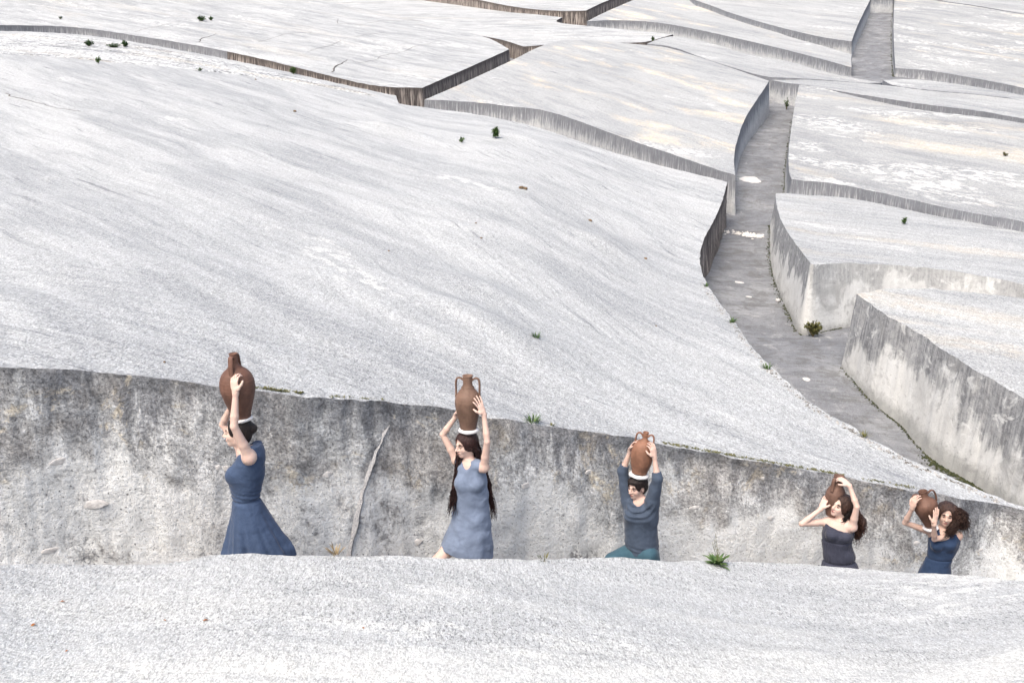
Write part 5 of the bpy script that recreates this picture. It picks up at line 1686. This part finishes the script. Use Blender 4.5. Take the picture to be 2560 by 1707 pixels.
# --- dead leaves on the front slab
for lab, px, py, sz, a in [('curled orange dead leaf, largest on the front slab', 515, 1552, .026, .3), ('brown dead leaf at the lower left of the front slab', 86, 1563, .030, 1.1), ('orange dead leaf right of centre on the front slab', 909, 1570, .018, 2.0), ('orange dead leaf low on the left of the front slab', 168, 1628, .016, .9), ('brown dead leaf left of the largest orange one', 412, 1551, .016, 2.6),
                        ('dark dead leaf near the left crest of the front slab', 157, 1505, .022, .2)]:
    sz *= .6
    c = on_slab(front, px, py) + np.array([0, 0, .005])
    lv = [blade(np.array([-sz, 0, 0]), (1, .15, .35), sz * 2.0, sz * .55, .7, n=6), blade(np.array([-sz * .3, 0, .003]), (.4, .9, .3), sz * 1.1, sz * .4, .6, n=5)]
    V, F = merge(lv)
    ca, sa = math.cos(a), math.sin(a)
    V[:, :2] = np.stack([V[:, 0] * ca - V[:, 1] * sa, V[:, 0] * sa + V[:, 1] * ca], -1)
    o = mesh_obj('dead_leaf', V, F, M_ORANGE); o.location = c.tolist()
    tag(o, lab, 'leaf')

# --- pale stones set into the near wall
wall_obj = [c for c in big['root'].children if c.name.startswith('side_wall')][0]
def on_wall(px, py):
    m = wall_obj.matrix_world
    bpy.context.view_layer.update()
    o = Vector((0, 0, CAMZ)) - world_loc(wall_obj)
    ok, hit, n, fi = wall_obj.ray_cast(o, ray(px, py).normalized())
    return (np.array(hit + world_loc(wall_obj)), np.array(n)) if ok else (None, None)
for k, (px, py, w, h) in enumerate([(153, 1153, 48, 18), (546, 1169, 16, 14), (565, 1171, 16, 14), (1316, 1213, 26, 16), (1736, 1270, 28, 13), (1927, 1295, 20, 14), (1044, 1355, 30, 18), (2290, 1358, 26, 12), (2452, 1375, 16, 9), (128, 1375, 46, 14), (820, 1185, 22, 20), (1470, 1180, 20, 14), (236, 1262, 60, 22), (1907, 1195, 10, 8)]):
    c, n = on_wall(px, py)
    if c is None: continue
    s = 300 - (px / 2560) * 85
    ang = math.atan2(n[1], n[0]) + math.pi / 2
    rock('stone', c, 1.0, M_PALE, parent=big['root'], seed=k + 3, squash=(w / 2 / s, .006, h / 2 / s), rot=ang)
# pale seam of mortar running down the near wall
P = []
for px, py in ((972, 1062), (955, 1090), (938, 1125), (925, 1160), (912, 1200), (900, 1240), (890, 1280), (880, 1320), (872, 1360), (866, 1400)):
    c, n = on_wall(px, py)
    if c is not None: P.append(c + n * .001)
if len(P) > 3:
    P = np.array(P)
    k = np.linspace(0, len(P) - 1, 40)
    P = np.stack([np.interp(k, range(len(P)), P[:, i]) for i in range(3)], -1)
    P[:, 0] += fbm(k * .8, k * 0, oct=3, seed=3) * .02
    W = .028 + .020 * np.linspace(0, 1, 40) + fbm(k * 1.3, k * 0 + 4, oct=2, seed=6) * .022
    W[:6] *= np.linspace(.1, 1, 6)
    v, f = curve_tube(P, np.stack([W, np.full(40, .0014)], -1), 8, flat=(0, 1, 0))
    mesh_obj('mortar_seam', v, f, simple_mat('mortar', (0.50, 0.50, 0.50), (0.68, 0.675, 0.665), 60, 0.95, 0.9, 0.03), big['root'])
# white dusty patch on the passage floor, thin crust
def crust(label, px, py, rx, ry, mat, seed, z=.012):
    c = on_floor(px, py)
    n = 40
    a = np.linspace(0, 2 * np.pi, n, endpoint=False)
    rr = 1 + .35 * fbm(np.cos(a) * 1.7 + seed, np.sin(a) * 1.7, oct=3, seed=seed)
    V = [c]; 
    for q, hgt in ((.55, z), (.9, z * .7), (1.0, -.01)):
        for i in range(n):
            x, y = c[0] + rx * q * rr[i] * math.cos(a[i]), c[1] + ry * q * rr[i] * math.sin(a[i])
            V.append([x, y, float(ground_z(x, y)) + hgt])
    V = np.array(V); V[0, 2] = float(ground_z(c[0], c[1])) + z
    F = [[0, 1 + i, 1 + (i + 1) % n] for i in range(n)]
    for r in range(2):
        F += [[1 + r * n + i, 1 + (r + 1) * n + i, 1 + (r + 1) * n + (i + 1) % n, 1 + r * n + (i + 1) % n] for i in range(n)]
    o = mesh_obj('dust_patch', V - c, F, mat); o.location = c.tolist()
    return tag(o, label, 'patch')
crust('white dusty crust on the passage floor near the upper corner', 1875, 449, .48, .45, M_PALE, 2)
L = []
crumbs([(1815, 580), (1850, 584), (1880, 592), (1906, 590)], 90, 3, .055, on_floor)
crumbs([(1860, 586), (1900, 592)], 50, 4, .07, on_floor)
V, F = merge(L); tag(mesh_obj('floor_rubble', V, F, M_SCAR, None, smooth=False), 'line of white rubble across the passage floor', None, None, 'stuff')
crust('small white spot on the passage floor below the band', 1848, 706, .14, .12, M_PALE, 5)
crust('tiny white spot on the passage floor, lower', 1872, 742, .10, .07, M_PALE, 7)
crust('pale patch low on the passage floor beside the near right wall', 2016, 948, .09, .10, M_PALE, 8)
# cracks in the upper left slab
def crack(sl, pts, w):
    Q = np.array([on_slab(sl, *q) for q in pts])
    k = np.linspace(0, len(Q) - 1, len(pts) * 6)
    P = np.stack([np.interp(k, range(len(Q)), Q[:, i]) for i in range(3)], -1)
    P[:, :2] += np.stack([fbm(k * 1.7, k * 0, oct=3, seed=3), fbm(k * 1.7, k * 0 + 9, oct=3, seed=5)], -1) * .35
    P = np.array([[x, y, z + .004] for x, y, z in P])
    for i in range(len(P)):
        ob = sl['top']; l = world_loc(ob)
        ok, hit, n, fi = ob.ray_cast(Vector((P[i, 0] - l.x, P[i, 1] - l.y, 60)), Vector((0, 0, -1)))
        if ok: P[i, 2] = hit.z + l.z + .004
    W = w * (.5 + .5 * np.abs(fbm(k, k * 0 + 2, oct=2, seed=8)) * 3)
    v, f = curve_tube(P, np.stack([W, np.full(len(P), .006)], -1), 4, flat=(0, 0, 1))
    mesh_obj('crack', v, f, M_CRACK, sl['root'])
M_CRACK = simple_mat('crack_dark', (0.10, 0.095, 0.09), (0.20, 0.19, 0.175), 4, 0.95, 0.3, 0.02)  # dark ribbons laid along the crack lines
bpy.context.view_layer.update()
for pts, w in (([(822, 181), (850, 163), (868, 150)], .07), ([(868, 150), (905, 158), (940, 150), (980, 135), (1040, 117), (1080, 108)], .035), ([(490, 106), (515, 95), (540, 85)], .05), ([(330, 80), (380, 70), (450, 55)], .03), ([(640, 105), (720, 85), (780, 82)], .025), ([(840, 48), (850, 60), (905, 62), (960, 52), (1060, 52)], .03), ([(760, 130), (830, 115), (900, 90), (960, 82)], .02)):
    crack(slabC, pts, w)
crack(big, [(0, 234), (60, 246), (130, 268), (200, 278)], .035)

# --- crumbled crust along the far edge of the big slab
poly = [(-60, 84), (100, 86), (200, 91), (305, 106), (490, 139), (653, 172), (816, 210), (930, 236), (965, 246), (900, 236), (780, 212), (650, 194), (520, 180), (400, 165), (300, 160), (180, 146), (60, 138), (-60, 132)]
pg = resample(smooth_poly(poly, [False] * len(poly), 2), 8)
gx, gy = np.meshgrid(np.arange(-60, 970, 7), np.arange(80, 250, 4))
g_ = np.stack([gx.ravel(), gy.ravel()], -1) + rs.uniform(-1.5, 1.5, (gx.size, 2))
g_ = g_[inside(g_, pg)]
pts, ok_ = [], []
for q in np.vstack([pg, g_]):
    c = on_slab(big, q[0], q[1]); pts.append(c)
pts = np.array(pts); nb_ = len(pg)
hh = .02 + .05 * np.maximum(0, fbm(pts[:, 0] * .9, pts[:, 1] * .9, oct=4, seed=44) + .25)
hh[:nb_] = -.015
pts[:, 2] += hh
vo, eo, fo, ov, oe, of = delaunay_2d_cdt([Vector(q[:2]) for q in pts], [(i, (i + 1) % nb_) for i in range(nb_)], [], 1, 1e-5)
V = np.array([[v[0], v[1], pts[ov[i][0], 2] if len(ov[i]) else pts[np.argmin(((pts[:, :2] - np.array(v)) ** 2).sum(1)), 2]] for i, v in enumerate(vo)])
mesh_obj('crumbled_crust', V, [list(f) if (vo[f[1]] - vo[f[0]]).cross(vo[f[2]] - vo[f[0]]) > 0 else list(f)[::-1] for f in fo],
         concrete_top('concrete_crumbled', flow=-0.3, streak=0.45, patch=0.9, grain=0.7, white=0.9, cream=0.45, base=0.66, seed=8, gscale=8, dark=0.6, speck=0.5), big['root'])
